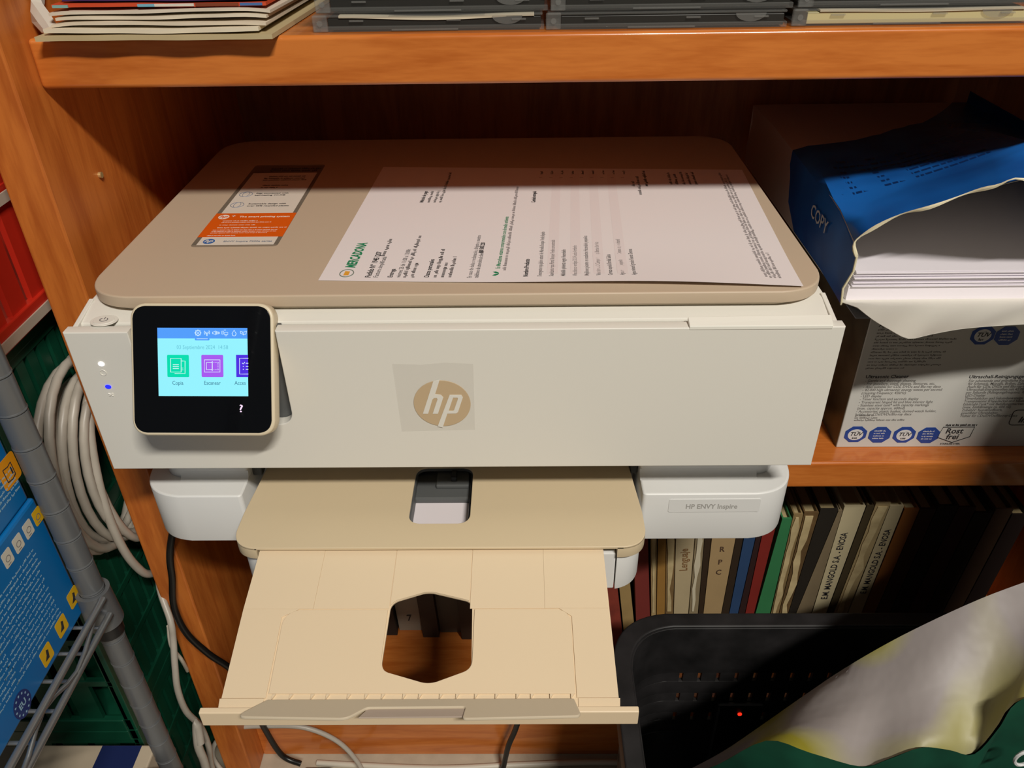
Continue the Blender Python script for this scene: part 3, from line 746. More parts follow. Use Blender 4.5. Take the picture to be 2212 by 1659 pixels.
# translucent plastic sleeve drooping out on the left of the stack
slv = []
for (u0, u1, v, y) in ((18, 84, -14, 118), (30, 92, 8, 114), (46, 108, 30, 108), (66, 122, 52, 102), (92, 132, 74, 97), (112, 140, 82, 96)):
    a, b = aty(u0, v, y + 14), aty(u1, v, y); m_ = a.lerp(b, .5) + V(0, -5, 2)
    slv.append([a, a.lerp(m_, .5) + V(0, -2, 1), m_, b.lerp(m_, .5) + V(0, -1, 1), b])
slv = [[V(max(p.x, -251), p.y, max(p.z, 146)) for p in r] for r in slv]
tag(MB().sheet(slv, .4).build('plastic_sleeve', mat('frosted_plastic', rgb(214, 208, 196), .3, alpha=.75)), 'frosted plastic sleeve bulging out left of the paper stack', 'sleeve')

# ================================================================ RIGHT: PRINTED BOX
M_BOXW = mat('box_white_print', rgb(206, 204, 198), .45)
BX0, BY0, BZ1 = 303.5, 118.0, -41.5
ub = thing('ultrasonic_box', (430, 220, ZB), 'white product box with black print and blue octagon seals under the paper ream', 'box')
MB().box(BX0, 560, BY0, 330, ZB, BZ1).build('carton', M_BOXW, ub, bevel=.8)
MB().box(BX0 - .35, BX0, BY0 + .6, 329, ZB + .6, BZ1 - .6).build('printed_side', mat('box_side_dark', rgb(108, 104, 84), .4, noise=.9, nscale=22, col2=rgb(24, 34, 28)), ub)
def BF(u, v): return aty(u, v, BY0)
def bfm(u, v): p = BF(u, v); return frame((p.x, BY0 - .15, p.z), (1, 0, 0), (0, 0, 1))
bt = MB(); btb = MB()
btb.text('Ultrasonic Cleaner', 4.4, bfm(1869, 817), .01); btb.text('Ultraschall-Reinigungsgerät', 4.4, bfm(2092, 817), .01)
left = ['Gentle and thorough cleaning', 'For jewellery, coins, glasses, dentures, etc.', 'Also suitable for CDs, DVDs and Blu-ray discs', '42,000 high ultrasonic energy waves per second', '(cleaning frequency: 42kHz)', 'LED display', 'Timer function and seconds display', 'Transparent hinged lid and blue interior light', 'Stainless steel tank* with capacity markings', '(max. capacity approx. 600ml)', 'Accessories: plastic basket, domed watch holder,', 'holder for CDs/DVDs/Blu-ray discs']
v = 825
for i, s_ in enumerate(left):
    bt.text(('' if i in (4, 9, 11) else '- ') + s_, 3.5, bfm(1868 - i * 1.9, v), .004, 0, 'LEFT', .9); v += 6.6
for i in range(3): bt.greek((36, 46, 100)[i] * .42, 2.6, bfm(1847 - i * 1.2, 899 + i * 5), 200 + i)
right = ['Für schonende und gründliche Reinigung', 'für Schmuck, Münzen, Brillen, Zahnersatz', 'Auch für CDs, DVDs und Blu-ray-Discs', 'Ultraschall-Energiewellen mit 42.000', 'per Sekunde (Reinigungsfrequenz: 42 kHz)', 'LED-Display', 'Timerfunktion und Sekundenanzeige', 'Transparenter Klappdeckel und blaue Beleuchtung', 'Edelstahl-Tank* mit Befüllungsmarken', '(max. Einfüllmenge ca. 600 ml)', 'Zubehör: Kunststoffkorb,', 'gewölbter Uhrenhalter,', 'Halter für CDs/DVDs/Blu-ray-Discs']
v = 825
for i, s_ in enumerate(right):
    bt.text(s_, 3.5, bfm(2092 - i * 1.5, v), .004, 0, 'LEFT', .9); v += 6.3
for i in range(13): bt.greek((30, 40, 44, 62, 60, 52, 20, 58, 56, 56, 46, 58, 30)[i], 2.8, bfm(1896 - i * 2.2, 714 + i * 6.9), 220 + i, weight=.22)
btb.text('Apto', 4.4, bfm(1898, 706), .01)
build_lines(bt, 'printed_line', mat('box_ink', rgb(128, 124, 120), .6), ub, 'small black feature list')
def octo(cx, cz, rx, rz): return [(cx + rx * math.cos(.3927 + i * .7854), cz + rz * math.sin(.3927 + i * .7854)) for i in range(8)]
M_SEAL = mat('seal_blue', rgb(38, 72, 150), .4); M_SEALW = mat('seal_white', rgb(214, 214, 214), .4)
def seal(u, v):
    p = BF(u, v); q = BF(u + 52, v + 1)
    MB().shape([octo(p.x, p.z, 9.6, 8.8)], .1, .25, FRONT(BY0)).build('seal', M_SEAL, ub, smooth_=False)
    MB().shape([ell(p.x, p.z - .3, 6.3, 5.6, 28)], .25, .32, FRONT(BY0)).build('seal_disc', M_SEALW, ub, smooth_=False)
    MB().shape([octo(q.x, q.z, 9.6, 8.8)], .1, .25, FRONT(BY0)).build('seal', M_SEAL, ub, smooth_=False)
    btb.greek(4.4, 2.6, frame((p.x - 2.2, BY0 - .36, p.z - 4.6), (1, 0, 0), (0, 0, 1)), int(u), weight=.5)
    btb.text('TÜV', 5.2, frame((p.x, BY0 - .36, p.z - 1.2), (1, 0, 0), (0, 0, 1)), .02, .25, 'CENTER')
    w = MB()
    for i in range(4): w.greek(9.5, 2.0, frame((q.x - 5.2, BY0 - .3, q.z + 3.6 - i * 2.6), (1, 0, 0), (0, 0, 1)), 300 + i + int(u))
    w.build('seal_lettering', M_SEALW, ub, smooth_=False)
for u, v in ((1848, 938), (1953, 939), (2123, 724)): seal(u, v)
p = BF(2068, 937)
sh = [(-13.5, 7), (12, 7), (11, -3), (-2, -9), (-15.5, -3.5)]
btb.tube([(p.x + a, BY0 - .1, p.z + b) for a, b in sh], .35, 5, True)
btb.text('Rost', 7.6, frame((p.x - 10.5, BY0 - .2, p.z + .6), (1, 0, 0), (0, 0, 1)), .015, .12); btb.text('frei', 7.6, frame((p.x - 8.5, BY0 - .2, p.z - 5.4), (1, 0, 0), (0, 0, 1)), .015, .12)
btb.greek(26, 2.4, frame((p.x - 12, BY0 - .2, p.z + 8.2), (1, 0, 0), (0, 0, 1)), 8, weight=.6)
btb.text('STAINLESS STEEL', 2.2, bfm(2030, 960), .02)
btb.text('In', 8, bfm(2198, 912), .03, .2)
p = BF(2205, 903); btb.tube([(p.x + a, BY0 - .1, p.z + b) for a, b in rrect(-8, 40, -7, 8, 3)], .3, 5, True)
build_lines(btb, 'printed_line', M_INK, ub, 'bold black headings and steel badge')

# ================================================================ RIGHT: OPEN PAPER REAM
rm = thing('paper_ream', (380, 260, -41), 'torn open blue and white ream of copy paper on the printed box', 'paper ream')
# wrapper material: white with a blue sweep towards the open end
def ream_mat():
    m = mat('ream_wrapper', rgb(20, 92, 176), .26, spec=.6)
    nt = m.node_tree; N = nt.nodes; L = nt.links; b = N['Principled BSDF']
    tc = N.new('ShaderNodeTexCoord'); sp = N.new('ShaderNodeSeparateXYZ'); L.new(tc.outputs['Object'], sp.inputs[0])
    # boundary: y = 0.045 + 1.1 * x^2-ish, object origin at (380, 260) mm
    ax = N.new('ShaderNodeMath'); ax.operation = 'ADD'; ax.inputs[1].default_value = 0.106; L.new(sp.outputs[0], ax.inputs[0])
    mx = N.new('ShaderNodeMath'); mx.operation = 'MAXIMUM'; mx.inputs[1].default_value = 0; L.new(ax.outputs[0], mx.inputs[0])
    pw = N.new('ShaderNodeMath'); pw.operation = 'POWER'; pw.inputs[1].default_value = 2; L.new(mx.outputs[0], pw.inputs[0])
    ml = N.new('ShaderNodeMath'); ml.operation = 'MULTIPLY_ADD'; ml.inputs[1].default_value = 3.6; ml.inputs[2].default_value = 0.012; L.new(pw.outputs[0], ml.inputs[0])
    zz = N.new('ShaderNodeMath'); zz.operation = 'SUBTRACT'; zz.inputs[0].default_value = 0.045; L.new(sp.outputs[2], zz.inputs[1])
    zm = N.new('ShaderNodeMath'); zm.operation = 'MAXIMUM'; zm.inputs[1].default_value = 0; L.new(zz.outputs[0], zm.inputs[0])
    zp = N.new('ShaderNodeMath'); zp.operation = 'MULTIPLY_ADD'; zp.inputs[1].default_value = -0.9; L.new(zm.outputs[0], zp.inputs[0]); L.new(ml.outputs[0], zp.inputs[2])
    lt_ = N.new('ShaderNodeMath'); lt_.operation = 'LESS_THAN'; L.new(sp.outputs[1], lt_.inputs[0]); L.new(zp.outputs[0], lt_.inputs[1])
    nz = N.new('ShaderNodeTexNoise'); nz.inputs['Scale'].default_value = 14; L.new(tc.outputs['Object'], nz.inputs['Vector'])
    r1 = N.new('ShaderNodeValToRGB'); r1.color_ramp.elements[0].color = rgb(12, 74, 150); r1.color_ramp.elements[1].color = rgb(28, 112, 204)
    r1.color_ramp.elements[0].position = .35; r1.color_ramp.elements[1].position = .65
    L.new(nz.outputs['Fac'], r1.inputs[0])
    mi = N.new('ShaderNodeMix'); mi.data_type = 'RGBA'; mi.inputs[6].default_value = rgb(196, 180, 172)
    L.new(lt_.outputs[0], mi.inputs[0]); L.new(r1.outputs[0], mi.inputs[7]); L.new(mi.outputs[2], b.inputs['Base Color'])
    return m
M_REAM = ream_mat()
M_INNER = mat('wrapper_inner_white', rgb(222, 219, 208), .5)
XRM = 274.0
tear = [(1830, 548, 2), (1846, 522, 10), (1880, 496, 20), (1945, 462, 34), (2010, 446, 44), (2090, 416, 54), (2150, 401, 62), (2212, 386, 68)]
crea = [(1772, 438, 13), (1800, 430, 18), (1850, 428, 23), (1920, 408, 30), (1990, 388, 37), (2070, 362, 44), (2140, 336, 50), (2212, 303, 56)]
T = [atz(*p) for p in tear]; Cc = [atz(*p) for p in crea]
T += [V(T[-1].x + 45, T[-1].y + 12, 44), V(486, T[-1].y + 20, 30)]; Cc += [V(Cc[-1].x + 30, Cc[-1].y + 6, 46), V(486, Cc[-1].y + 6, 30)]
n = len(T); rows = []
xs = [XRM + (486 - XRM) * (i / (n - 1)) ** 1.05 for i in range(n)]
Cc[0] = V(XRM, Cc[0].y, 12); T[0] = V(271, T[0].y, 0)
rows.append([V(x, 412, 17) for x in xs]); rows.append([V(x, 340, 18.5) for x in xs])
back = rows[1]
for t in (.35, .7): rows.append([back[i].lerp(Cc[i], t) + V(0, 0, 1.5 * math.sin(i * 1.3)) for i in range(n)])
rows.append(Cc)
for t in (.33, .66): rows.append([Cc[i].lerp(T[i], t) + V(0, 0, 2.0 * math.sin(t * 3.14) + .8 * math.sin(i * 1.7 + t * 4)) for i in range(n)])
rows.append(T)
RT_ = rows
top = MB().sheet(rows[::-1], (0, 0, .25))
topo = top.build('wrapper_top', M_REAM, rm, angle=60)
MB().sheet([[p + V(2.2 if j == 0 else 0, .6, -.9) for j, p in enumerate(r)] for r in rows[::-1]], (0, 0, .3)).build('wrapper_inside', M_INNER, rm, angle=60)
# cream torn paper edge
MB().tube([p + V(0, -.3, -.3) for p in smooth(T[:9], 4)], [.9 + .5 * math.sin(i * .9) for i in range(33)], 6).build('torn_edge', mat('torn_cream', rgb(232, 222, 188), .7), rm)
# left side of the wrapper
colL = [r[0] for r in rows]; side = []
for k, f in enumerate((0, .3, .65, 1)):
    r_ = []
    for i, p in enumerate(colL):
        tt = i / (len(colL) - 1); zb = -40.5
        r_.append(V(p.x + (1.5 * math.sin(i * 1.1 + k) if 0 < k < 3 else 0) - (2 if k == 2 else 0), lerp(p.y, p.y + (6 if i == len(colL) - 1 else 0), f), lerp(p.z, zb, f)))
    side.append(r_)
MB().sheet([[p + V(.8, .6, -2.5 if k == 0 else 0) for p in r] for k, r in enumerate(side)], (.3, 0, 0)).build('wrapper_inside', M_INNER, rm, angle=60)
MB().tube([r[-1] + V(.2, -.4, 0) for r in side], .8, 6).build('torn_edge', MATS['torn_cream'], rm)
MB().sheet(side, (.3, 0, 0)).build('wrapper_side', M_REAM, rm, angle=60)
MB().box(XRM, 486, 411, 412, -40, 17).build('wrapper_back', M_REAM, rm)
MB().box(485.5, 486, 110, 412, -40, 28).build('wrapper_side', M_REAM, rm)
MB().box(XRM, 486, 106, 412, -41.2, -40.6).build('wrapper_bottom', M_INNER, rm)
sd = MB(); q0 = atx(1716, 428, XRM - 1.2)
sd.text('COPY', 15, frame((XRM - 2.6, 196, -11), (0, -1, 0), (0, 0, 1)), .01)
lab(sd.build('wrapper_lettering', M_SEALW, rm, smooth_=False), 'white lettering on blue ream side')
dk = MB()
def surf(s_, t_):                       # point on the wrapper top: s across, t from back row to torn edge
    s_ *= len(RT_[0]) - 1; i = min(int(s_), len(RT_[0]) - 2); fs_ = s_ - i; j = min(int(t_), len(RT_) - 2); ft_ = t_ - j
    return RT_[j][i].lerp(RT_[j][i + 1], fs_).lerp(RT_[j + 1][i].lerp(RT_[j + 1][i + 1], fs_), ft_) + V(0, -.1, .45)
rr_ = random.Random(5)
for k_ in range(7):                     # dark blue lines of print across the wrapper
    ln_, s_ = MB(), .16 + .02 * (k_ % 3)
    while s_ < .5 + .03 * k_:
        w_ = rr_.uniform(.008, .03); t_ = 2.75 + .19 * k_
        ln_.quad(surf(s_, t_), surf(s_ + w_, t_), surf(s_ + w_, t_ - .07), surf(s_, t_ - .07)); s_ += w_ + .006
    lab(ln_.build('wrapper_print', mat('navy_ink', rgb(10, 48, 104), .4), rm, smooth_=False), 'dark blue line of print on the wrapper')
# the sheets inside
MB().box(XRM + 2.5, 484, 108, 405, -40.4, -29).build('paper_block', mat('copy_paper', rgb(232, 226, 234), .6), rm)
zs = -28.8
for i in range(15):
    dy = random.uniform(-2.0, 2.0) - i * .15
    MB().box(XRM + 3 + random.uniform(0, 1.5), 484, 107 + dy, 404 + dy, zs, zs + .62).build('loose_sheet', MATS['copy_paper'], rm)
    zs += .86
# lower torn flap of the wrapper reaching out over the box front
fl_ = [(1852, 664, -27), (1885, 690, -22), (1920, 711, -17), (1962, 731, -14), (2010, 722, -14), (2070, 711, -15), (2130, 705, -17), (2212, 700, -20), (2300, 696, -22), (2420, 690, -22)]
E_ = [atz(*p) for p in fl_]
E_ = smooth(E_, 3); n = len(E_)
r0 = [V(lerp(XRM - 1, 486, i / (n - 1)), 112, -40.8) for i in range(n)]; r1 = [V(lerp(XRM - 2, 486, i / (n - 1)), 103, -39.4) for i in range(n)]
rows = [r0, r1] + [[r1[i].lerp(E_[i], t) + V(0, 0, 2.2 * math.sin(t * 3.1) * math.sin(i * .35) + .5 * math.sin(i * 1.1)) for i in range(n)] for t in (.3, .65)] + [E_]
MB().sheet(rows, (0, 0, -.3)).build('wrapper_flap', M_INNER, rm, angle=60)
# grey cardboard sheet under the ream
cs = [atz(1795, 640, -40), atz(1836, 688, -40.8), atz(1900, 684, -40.8)]
tag(MB().hexa([(276, 84, -42.4), (330, 84, -42.4), (330, 300, -42.4), (276, 300, -42.4)], [(276, 84, -41.6), (330, 84, -41.6), (330, 300, -41.6), (276, 300, -41.6)]).build('cardboard_sheet', mat('grey_card', rgb(120, 122, 130), .6)), 'grey cardboard sheet jutting out left under the ream', 'cardboard')
# ================================================================ BOOKS ON THE BOTTOM SHELF
YS = 160.0; ZSH = -500.0
def zb6(x, y): return 1300 + x * .31646, 1000 + y * .31646
def mixb(name, c, k=.35, c2=None): return mat('book_' + name, rgb(*c), .65, noise=k, nscale=45, col2=c2)
M_PAGES = mat('old_pages', rgb(186, 166, 122), .8, noise=.5, nscale=120, stretch=(30, 1, 1))
PREV = None
def book(name, xa, ya, xb, yb, ztop, m, label, letters=None, torn=None, ys=YS):
    """xa=(left,right) at zoom-row ya, xb likewise at yb"""
    P = [aty(*zb6(x, y), ys) for x, y in ((xa[0], ya), (xa[1], ya), (xb[0], yb), (xb[1], yb))]
    def ext(a, b, z): t = (z - b.z) / (a.z - b.z); return V(lerp(b.x, a.x, t), ys, z)
    bl_, br_ = ext(P[0], P[2], ZSH), ext(P[1], P[3], ZSH); tl_, tr_ = ext(P[0], P[2], ztop), ext(P[1], P[3], ztop)
    global PREV
    if PREV:
        pb, pt_ = PREV; at_ = lambda z: lerp(pb.x, pt_.x, (z - pb.z) / (pt_.z - pb.z)) + .5
        bl_.x = max(bl_.x, at_(ZSH)); tl_.x = max(tl_.x, at_(ztop))
    br_.x = max(br_.x - .4, bl_.x + 4); tr_.x = max(tr_.x - .4, tl_.x + 4)
    PREV = (br_, tr_)
    return book_raw(name, bl_, br_, tl_, tr_, m, label, letters, torn)
def book_raw(name, bl_, br_, tl_, tr_, m, label, letters=None, torn=None):
    ys = bl_.y; D = V(0, 165, 0); w = br_.x - bl_.x; c = min(1.6, w * .2)
    t = thing(name, ((bl_.x + br_.x) / 2, ys + 80, ZSH), label, 'book', 'old books on the bottom shelf')
    dn = V(c, 0, 0)
    b = MB()
    b.hexa([bl_, br_, br_ + V(0, 2, 0), bl_ + V(0, 2, 0)], [tl_, tr_, tr_ + V(0, 2, 0), tl_ + V(0, 2, 0)])
    b.hexa([bl_ + V(0, 2, 0), bl_ + dn + V(0, 2, 0), bl_ + dn + D, bl_ + D], [tl_ + V(0, 2, 0), tl_ + dn + V(0, 2, 0), tl_ + dn + D, tl_ + D])
    b.hexa([br_ - dn + V(0, 2, 0), br_ + V(0, 2, 0), br_ + D, br_ - dn + D], [tr_ - dn + V(0, 2, 0), tr_ + V(0, 2, 0), tr_ + D, tr_ - dn + D])
    b.build('cover', m, t, smooth_=False)
    up = V(0, 0, 3)
    MB().hexa([bl_ + dn * 1.05 + V(0, 2.1, 3), br_ - dn * 1.05 + V(0, 2.1, 3), br_ - dn * 1.05 + D * .97 + up, bl_ + dn * 1.05 + D * .97 + up],
              [tl_ + dn * 1.05 + V(0, 2.1, -4), tr_ - dn * 1.05 + V(0, 2.1, -4), tr_ - dn * 1.05 + D * .97 - up, tl_ + dn * 1.05 + D * .97 - up]).build('pages', M_PAGES, t, smooth_=False)
    if torn:
        r = random.Random(int(bl_.x * 10)); k = 9; L, Rr = [], []
        for i in range(k + 1):
            f = .28 + .7 * i / k
            a, e = bl_.lerp(tl_, f), br_.lerp(tr_, f)
            L.append(a.lerp(e, r.uniform(.05, .3))); Rr.append(a.lerp(e, r.uniform(.45, .95)))
        MB().sheet([[p + V(0, -.2, 0) for p in L], [p + V(0, -.2, 0) for p in Rr]], (0, -.8, 0)).build('torn_spine', torn, t, smooth_=False)
    for (body, size, f, mk, rot) in (letters or []):
        a, e = bl_.lerp(tl_, f), br_.lerp(tr_, f); upv = (tl_ - bl_).normalized()
        c0 = a.lerp(e, .5) + V(0, -.5, 0); rt = V(1, 0, 0)
        Mx = frame(c0 + rt * size * .33, upv, -(rt - upv * rt.dot(upv))) if rot else frame(c0, (rt - upv * rt.dot(upv)), upv)
        MB().text(body, size, Mx, .012, 0, 'LEFT' if rot else 'CENTER', .82).build('spine_lettering', mk, t, smooth_=False)
    return t
M_PEN = mat('pen_ink', rgb(84, 62, 46), .7)
TORN = mat('torn_paper', rgb(206, 186, 140), .8, noise=.5, nscale=70, col2=rgb(120, 96, 60))
book('old_book', (30, 112), 870, (62, 142), 1150, -300, mixb('speckled', (150, 62, 46), .8, rgb(80, 30, 26)), 'speckled red book beside the printer tray edge')
book('old_book', (122, 200), 870, (140, 218), 1050, -295, mixb('sand', (168, 140, 90), .6), 'worn sand coloured book left of the dark red one')
book('old_book', (212, 318), 540, (216, 330), 1000, -280, mixb('maroon', (122, 46, 40), .3), 'plain dark red book with smooth spine')
book('old_book', (336, 378), 540, (338, 372), 1000, -285, mixb('tan', (176, 150, 104), .5), 'thin tan book right of the plain dark red one', None, TORN)
book('old_book', (383, 440), 560, (376, 432), 1000, -280, mixb('ochre', (160, 118, 56), .5), 'ochre yellow book with dark top label')
book('old_book', (442, 504), 530, (434, 490), 1000, -278, mixb('crumble', (140, 112, 72), .7, rgb(60, 44, 26)), 'crumbling tan book with cracked spine', None, TORN)
book('old_book', (507, 634), 530, (493, 594), 1000, -276, mixb('cream', (190, 172, 136), .3), 'cream book with faded vertical title', [('Lenguaje', 11, .55, mixb('fade', (140, 104, 66)), True)])
book('old_book', (638, 700), 530, (598, 660), 1000, -278, mixb('grey', (150, 134, 104), .5), 'greyish book with torn white flecks on spine', None, mat('torn_white', rgb(206, 196, 170), .8))
book('old_book', (702, 742), 530, (662, 682), 1000, -282, mixb('gap_brown', (56, 40, 24), .5), 'narrow dark brown book added to fill the dark gap left of the tan lettered spine')  # shade between two books, painted as a dark spine
book('old_book', (745, 912), 530, (684, 822), 1000, -274, mixb('kraft', (176, 148, 106), .25), 'wide tan book with handwritten capitals down its spine', [('R', 10, .665, M_PEN, False), ('P', 10, .585, M_PEN, False), ('C', 10, .52, M_PEN, False)])
book('old_book', (914, 964), 530, (824, 874), 1000, -282, mixb('umber', (52, 38, 24), .5), 'dark umber book added to fill the dark gap left of the blue one')  # another gap, its darkness given by a dark brown spine
book('old_book', (968, 1046), 530, (876, 938), 1000, -284, mixb('blue', (44, 72, 112), .4), 'dark blue book with plain spine')
book('old_book', (1048, 1084), 530, (940, 984), 1000, -284, mixb('gap_wine', (48, 26, 24), .4), 'narrow blackish book added to fill the dark gap between blue and red books')  # shade of the gap put in as a near-black book
book('old_book', (1087, 1166), 530, (986, 1048), 1000, -300, mixb('red', (134, 38, 30), .4), 'red cloth book left of the green one')
book('old_book', (1230, 1300), 390, (1050, 1156), 1000, -306, mixb('green', (52, 124, 76), .3), 'bright green book leaning among the old books')
book('old_book', (1304, 1378), 350, (1160, 1216), 1000, -300, mixb('rags', (150, 126, 84), .7, rgb(70, 52, 30)), 'ragged tan book with spine missing right of the green one', None, TORN)
book('old_book', (1380, 1482), 350, (1218, 1282), 1000, -298, mixb('torn', (110, 84, 50), .7, rgb(40, 28, 16)), 'dark brown book with peeling cream spine', None, TORN)
book('old_book', (1484, 1604), 350, (1286, 1334), 970, -294, mixb('black', (36, 30, 22), .5), 'black book added to fill the dark gap between peeling and grey tan books')  # added dark book where only a shaded gap lies
book('old_book', (1606, 1630), 350, (1336, 1446), 970, -296, mixb('greytan', (128, 112, 86), .4), 'grey tan book with stained foot', None, None)
book('old_book', (1634, 1792), 330, (1450, 1556), 965, -290, mixb('label', (198, 184, 148), .25), 'cream book with printed spine lettering left of its twin', [('E.M. MANGOLD S.A. - ENOSA', 9.0, .38, M_INK, True)])
book('old_book', (1796, 1850), 330, (1560, 1606), 965, -290, mixb('olive', (70, 58, 36), .6), 'dark olive book between the two lettered cream books')
book('old_book', (1852, 1954), 330, (1608, 1700), 965, -286, mixb('pages', (172, 150, 108), .6), 'ragged cream book with curled torn head', None, TORN)
book('old_book', (1958, 2056), 320, (1704, 1796), 970, -290, mixb('label2', (188, 172, 136), .25), 'rightmost cream book with printed spine lettering', [('E.M. MANGOLD S.A. - ENOSA', 8.6, .42, M_INK, True)])
book('old_book', (2060, 2166), 330, (1800, 1890), 970, -294, mixb('rust', (136, 80, 30), .5), 'rust orange book near the dark end of the row')
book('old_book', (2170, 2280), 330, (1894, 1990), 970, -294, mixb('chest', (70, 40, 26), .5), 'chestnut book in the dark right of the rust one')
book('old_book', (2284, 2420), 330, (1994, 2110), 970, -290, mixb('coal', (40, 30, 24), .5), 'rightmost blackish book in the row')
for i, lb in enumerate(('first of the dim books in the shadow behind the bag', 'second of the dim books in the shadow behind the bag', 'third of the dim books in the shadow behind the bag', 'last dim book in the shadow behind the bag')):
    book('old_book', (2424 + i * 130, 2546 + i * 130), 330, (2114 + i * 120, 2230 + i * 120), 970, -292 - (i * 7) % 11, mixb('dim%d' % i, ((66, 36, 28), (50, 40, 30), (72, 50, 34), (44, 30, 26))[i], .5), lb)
# books behind the tray, whose feet show through its opening
bx = -150.0
for i, (w, c, lb) in enumerate(((26, (60, 44, 34), 'dark brown book standing behind the open tray'), (22, (40, 34, 30), 'black book standing behind the open tray'), (27, (168, 156, 138), 'pale book with numbered tag seen through the tray opening'),
                                (18, (70, 52, 40), 'brown book right of the numbered pale one'), (24, (96, 84, 70), 'grey brown book seen through the tray opening'), (30, (60, 46, 36), 'dark book in the middle of the tray opening'),
                                (26, (120, 104, 84), 'dull tan book seen at the right of the tray opening'), (28, (74, 56, 42), 'brown book just right of the tray opening'), (30, (64, 40, 32), 'dark red brown book behind the tray edge'))):
    y = 172 + (i * 7) % 17
    if i == 2: bx = -99.5
    book_raw('old_book', V(bx, y, ZSH), V(bx + w, y, ZSH), V(bx - 8, y, -290 - (i * 13) % 30), V(bx - 8 + w, y, -290 - (i * 13) % 30), mixb('b%d' % i, c, .4), lb, [('7', 14, .09, M_INK, False)] if i == 2 else None)
    bx += w + .8

# ================================================================ BLACK CRATE
M_CR = mat('black_crate', rgb(44, 42, 43), .5, noise=.9, nscale=35, col2=rgb(10, 10, 10))
CX0, CX1, CY0, CY1, CZ = 116.0, 650.0, -330.0, 70.0, -334.0
crate_corner = True
cr = thing('black_crate', (383, -130, FLOOR), 'large black plastic crate with rounded rim in front of the books', 'crate')
def ring(i, r): return rrect(CX0 + i, CX1 - i, CY0 + i, CY1 - i, r, 10)
MB().shape([ring(0, 52), ring(15, 42)], CZ - 4, CZ, FLAT(0), 1.6).build('rim', M_CR, cr)
MB().shape([ring(0, 52), ring(3, 50)], CZ - 22, CZ - 3, FLAT(0), .8).build('rim_skirt', M_CR, cr)
MB().shape([ring(12, 44), ring(16, 42)], CZ - 64, CZ - 2, FLAT(0), .4).build('wall_band', M_CR, cr)
zz_ = CZ - 64
for k in range(3):
    for x in [CX0 + 55 + j * 17 for j in range(25)]:
        MB().box(x, x + 13.4, CY1 - 16, CY1 - 12, zz_ - 12, zz_).build('slat', M_CR, cr, smooth_=False)
    for y in [CY0 + 55 + j * 17 for j in range(17)]:
        MB().box(CX0 + 12, CX0 + 16, y, y + 15.8, zz_ - 12, zz_).build('slat', M_CR, cr, smooth_=False)
    ca = [p for p in ring(12, 44) if p[0] < CX0 + 57 and p[1] > CY1 - 57]; cb_ = [p for p in ring(16, 42) if p[0] < CX0 + 57 and p[1] > CY1 - 57]
    MB().prism([(CX0 + 55, CY1 - 12)] + ca + [(CX0 + 12, CY1 - 60), (CX0 + 16, CY1 - 60)] + cb_[::-1] + [(CX0 + 55, CY1 - 16)], zz_ - 12, zz_, FLAT(0)).build('corner_piece', M_CR, cr)
    MB().shape([ring(12, 44), ring(16, 42)], zz_ - 30, zz_ - 12, FLAT(0), .3).build('wall_band', M_CR, cr)
    zz_ -= 30
MB().shape([ring(13, 44), ring(17, 42)], FLOOR + 4, zz_, FLAT(0), .3).build('wall_band', M_CR, cr)
MB().shape([ring(12, 44)], FLOOR, FLOOR + 6, FLAT(0), .5).build('crate_floor', M_CR, cr)
q = aty(1598, 1543, 46)
ps = thing('power_adapter', (q.x, q.y, FLOOR + 6), 'slim black adapter with red light inside the black crate', 'adapter')
MB().box(q.x - 22, q.x + 22, 46.5, 52, FLOOR + 6, q.z + 12).build('adapter_body', M_BLACKP, ps, bevel=3)
MB().tube([(q.x, 47, q.z), (q.x, 45.6, q.z)], 2.0, 12).build('indicator_light', mat('red_led', rgb(255, 20, 10), emit=(1, .03, .01, 1), estr=1.2), ps)

# ================================================================ GREEN SHOPPING BAG
def bag_lining():
    m = mat('bag_lining', rgb(150, 142, 138), .5, spec=.5)
    nt = m.node_tree; N = nt.nodes; L = nt.links; b = N['Principled BSDF']
    tc = N.new('ShaderNodeTexCoord'); nz = N.new('ShaderNodeTexNoise'); nz.inputs['Scale'].default_value = 11; nz.inputs['Detail'].default_value = 1
    L.new(tc.outputs['Object'], nz.inputs['Vector'])
    rp = N.new('ShaderNodeValToRGB'); e = rp.color_ramp.elements
    e[0].position = .44; e[0].color = rgb(152, 144, 142); e[1].position = .60; e[1].color = rgb(150, 142, 44)
    e2 = rp.color_ramp.elements.new(.53); e2.color = rgb(160, 154, 110)
    L.new(nz.outputs['Fac'], rp.inputs[0]); L.new(rp.outputs[0], b.inputs['Base Color'])
    n2 = N.new('ShaderNodeTexNoise'); n2.inputs['Scale'].default_value = 45; L.new(tc.outputs['Object'], n2.inputs['Vector'])
    bp = N.new('ShaderNodeBump'); bp.inputs['Strength'].default_value = .5; bp.inputs['Distance'].default_value = .002
    L.new(n2.outputs['Fac'], bp.inputs['Height']); L.new(bp.outputs[0], b.inputs['Normal'])
    return m
M_BAG = mat('bag_green', rgb(18, 84, 62), .5, noise=.7, nscale=30, col2=rgb(8, 40, 32), bump=.4, bscale=50)
far_ = [aty(u, v, y) for u, v, y in ((1470, 1672, -62), (1560, 1624, -58), (1640, 1570, -54), (1740, 1500, -50), (1830, 1440, -50), (1950, 1372, -50), (2100, 1301, -50), (2212, 1258, -50))]
far_ += [V(398, -52, -140), V(416, -54, -112), V(422, -57, -20), V(436, -60, 66), V(472, -64, 140)]  # unseen tall peak added right of the view to cast the right-hand shadow
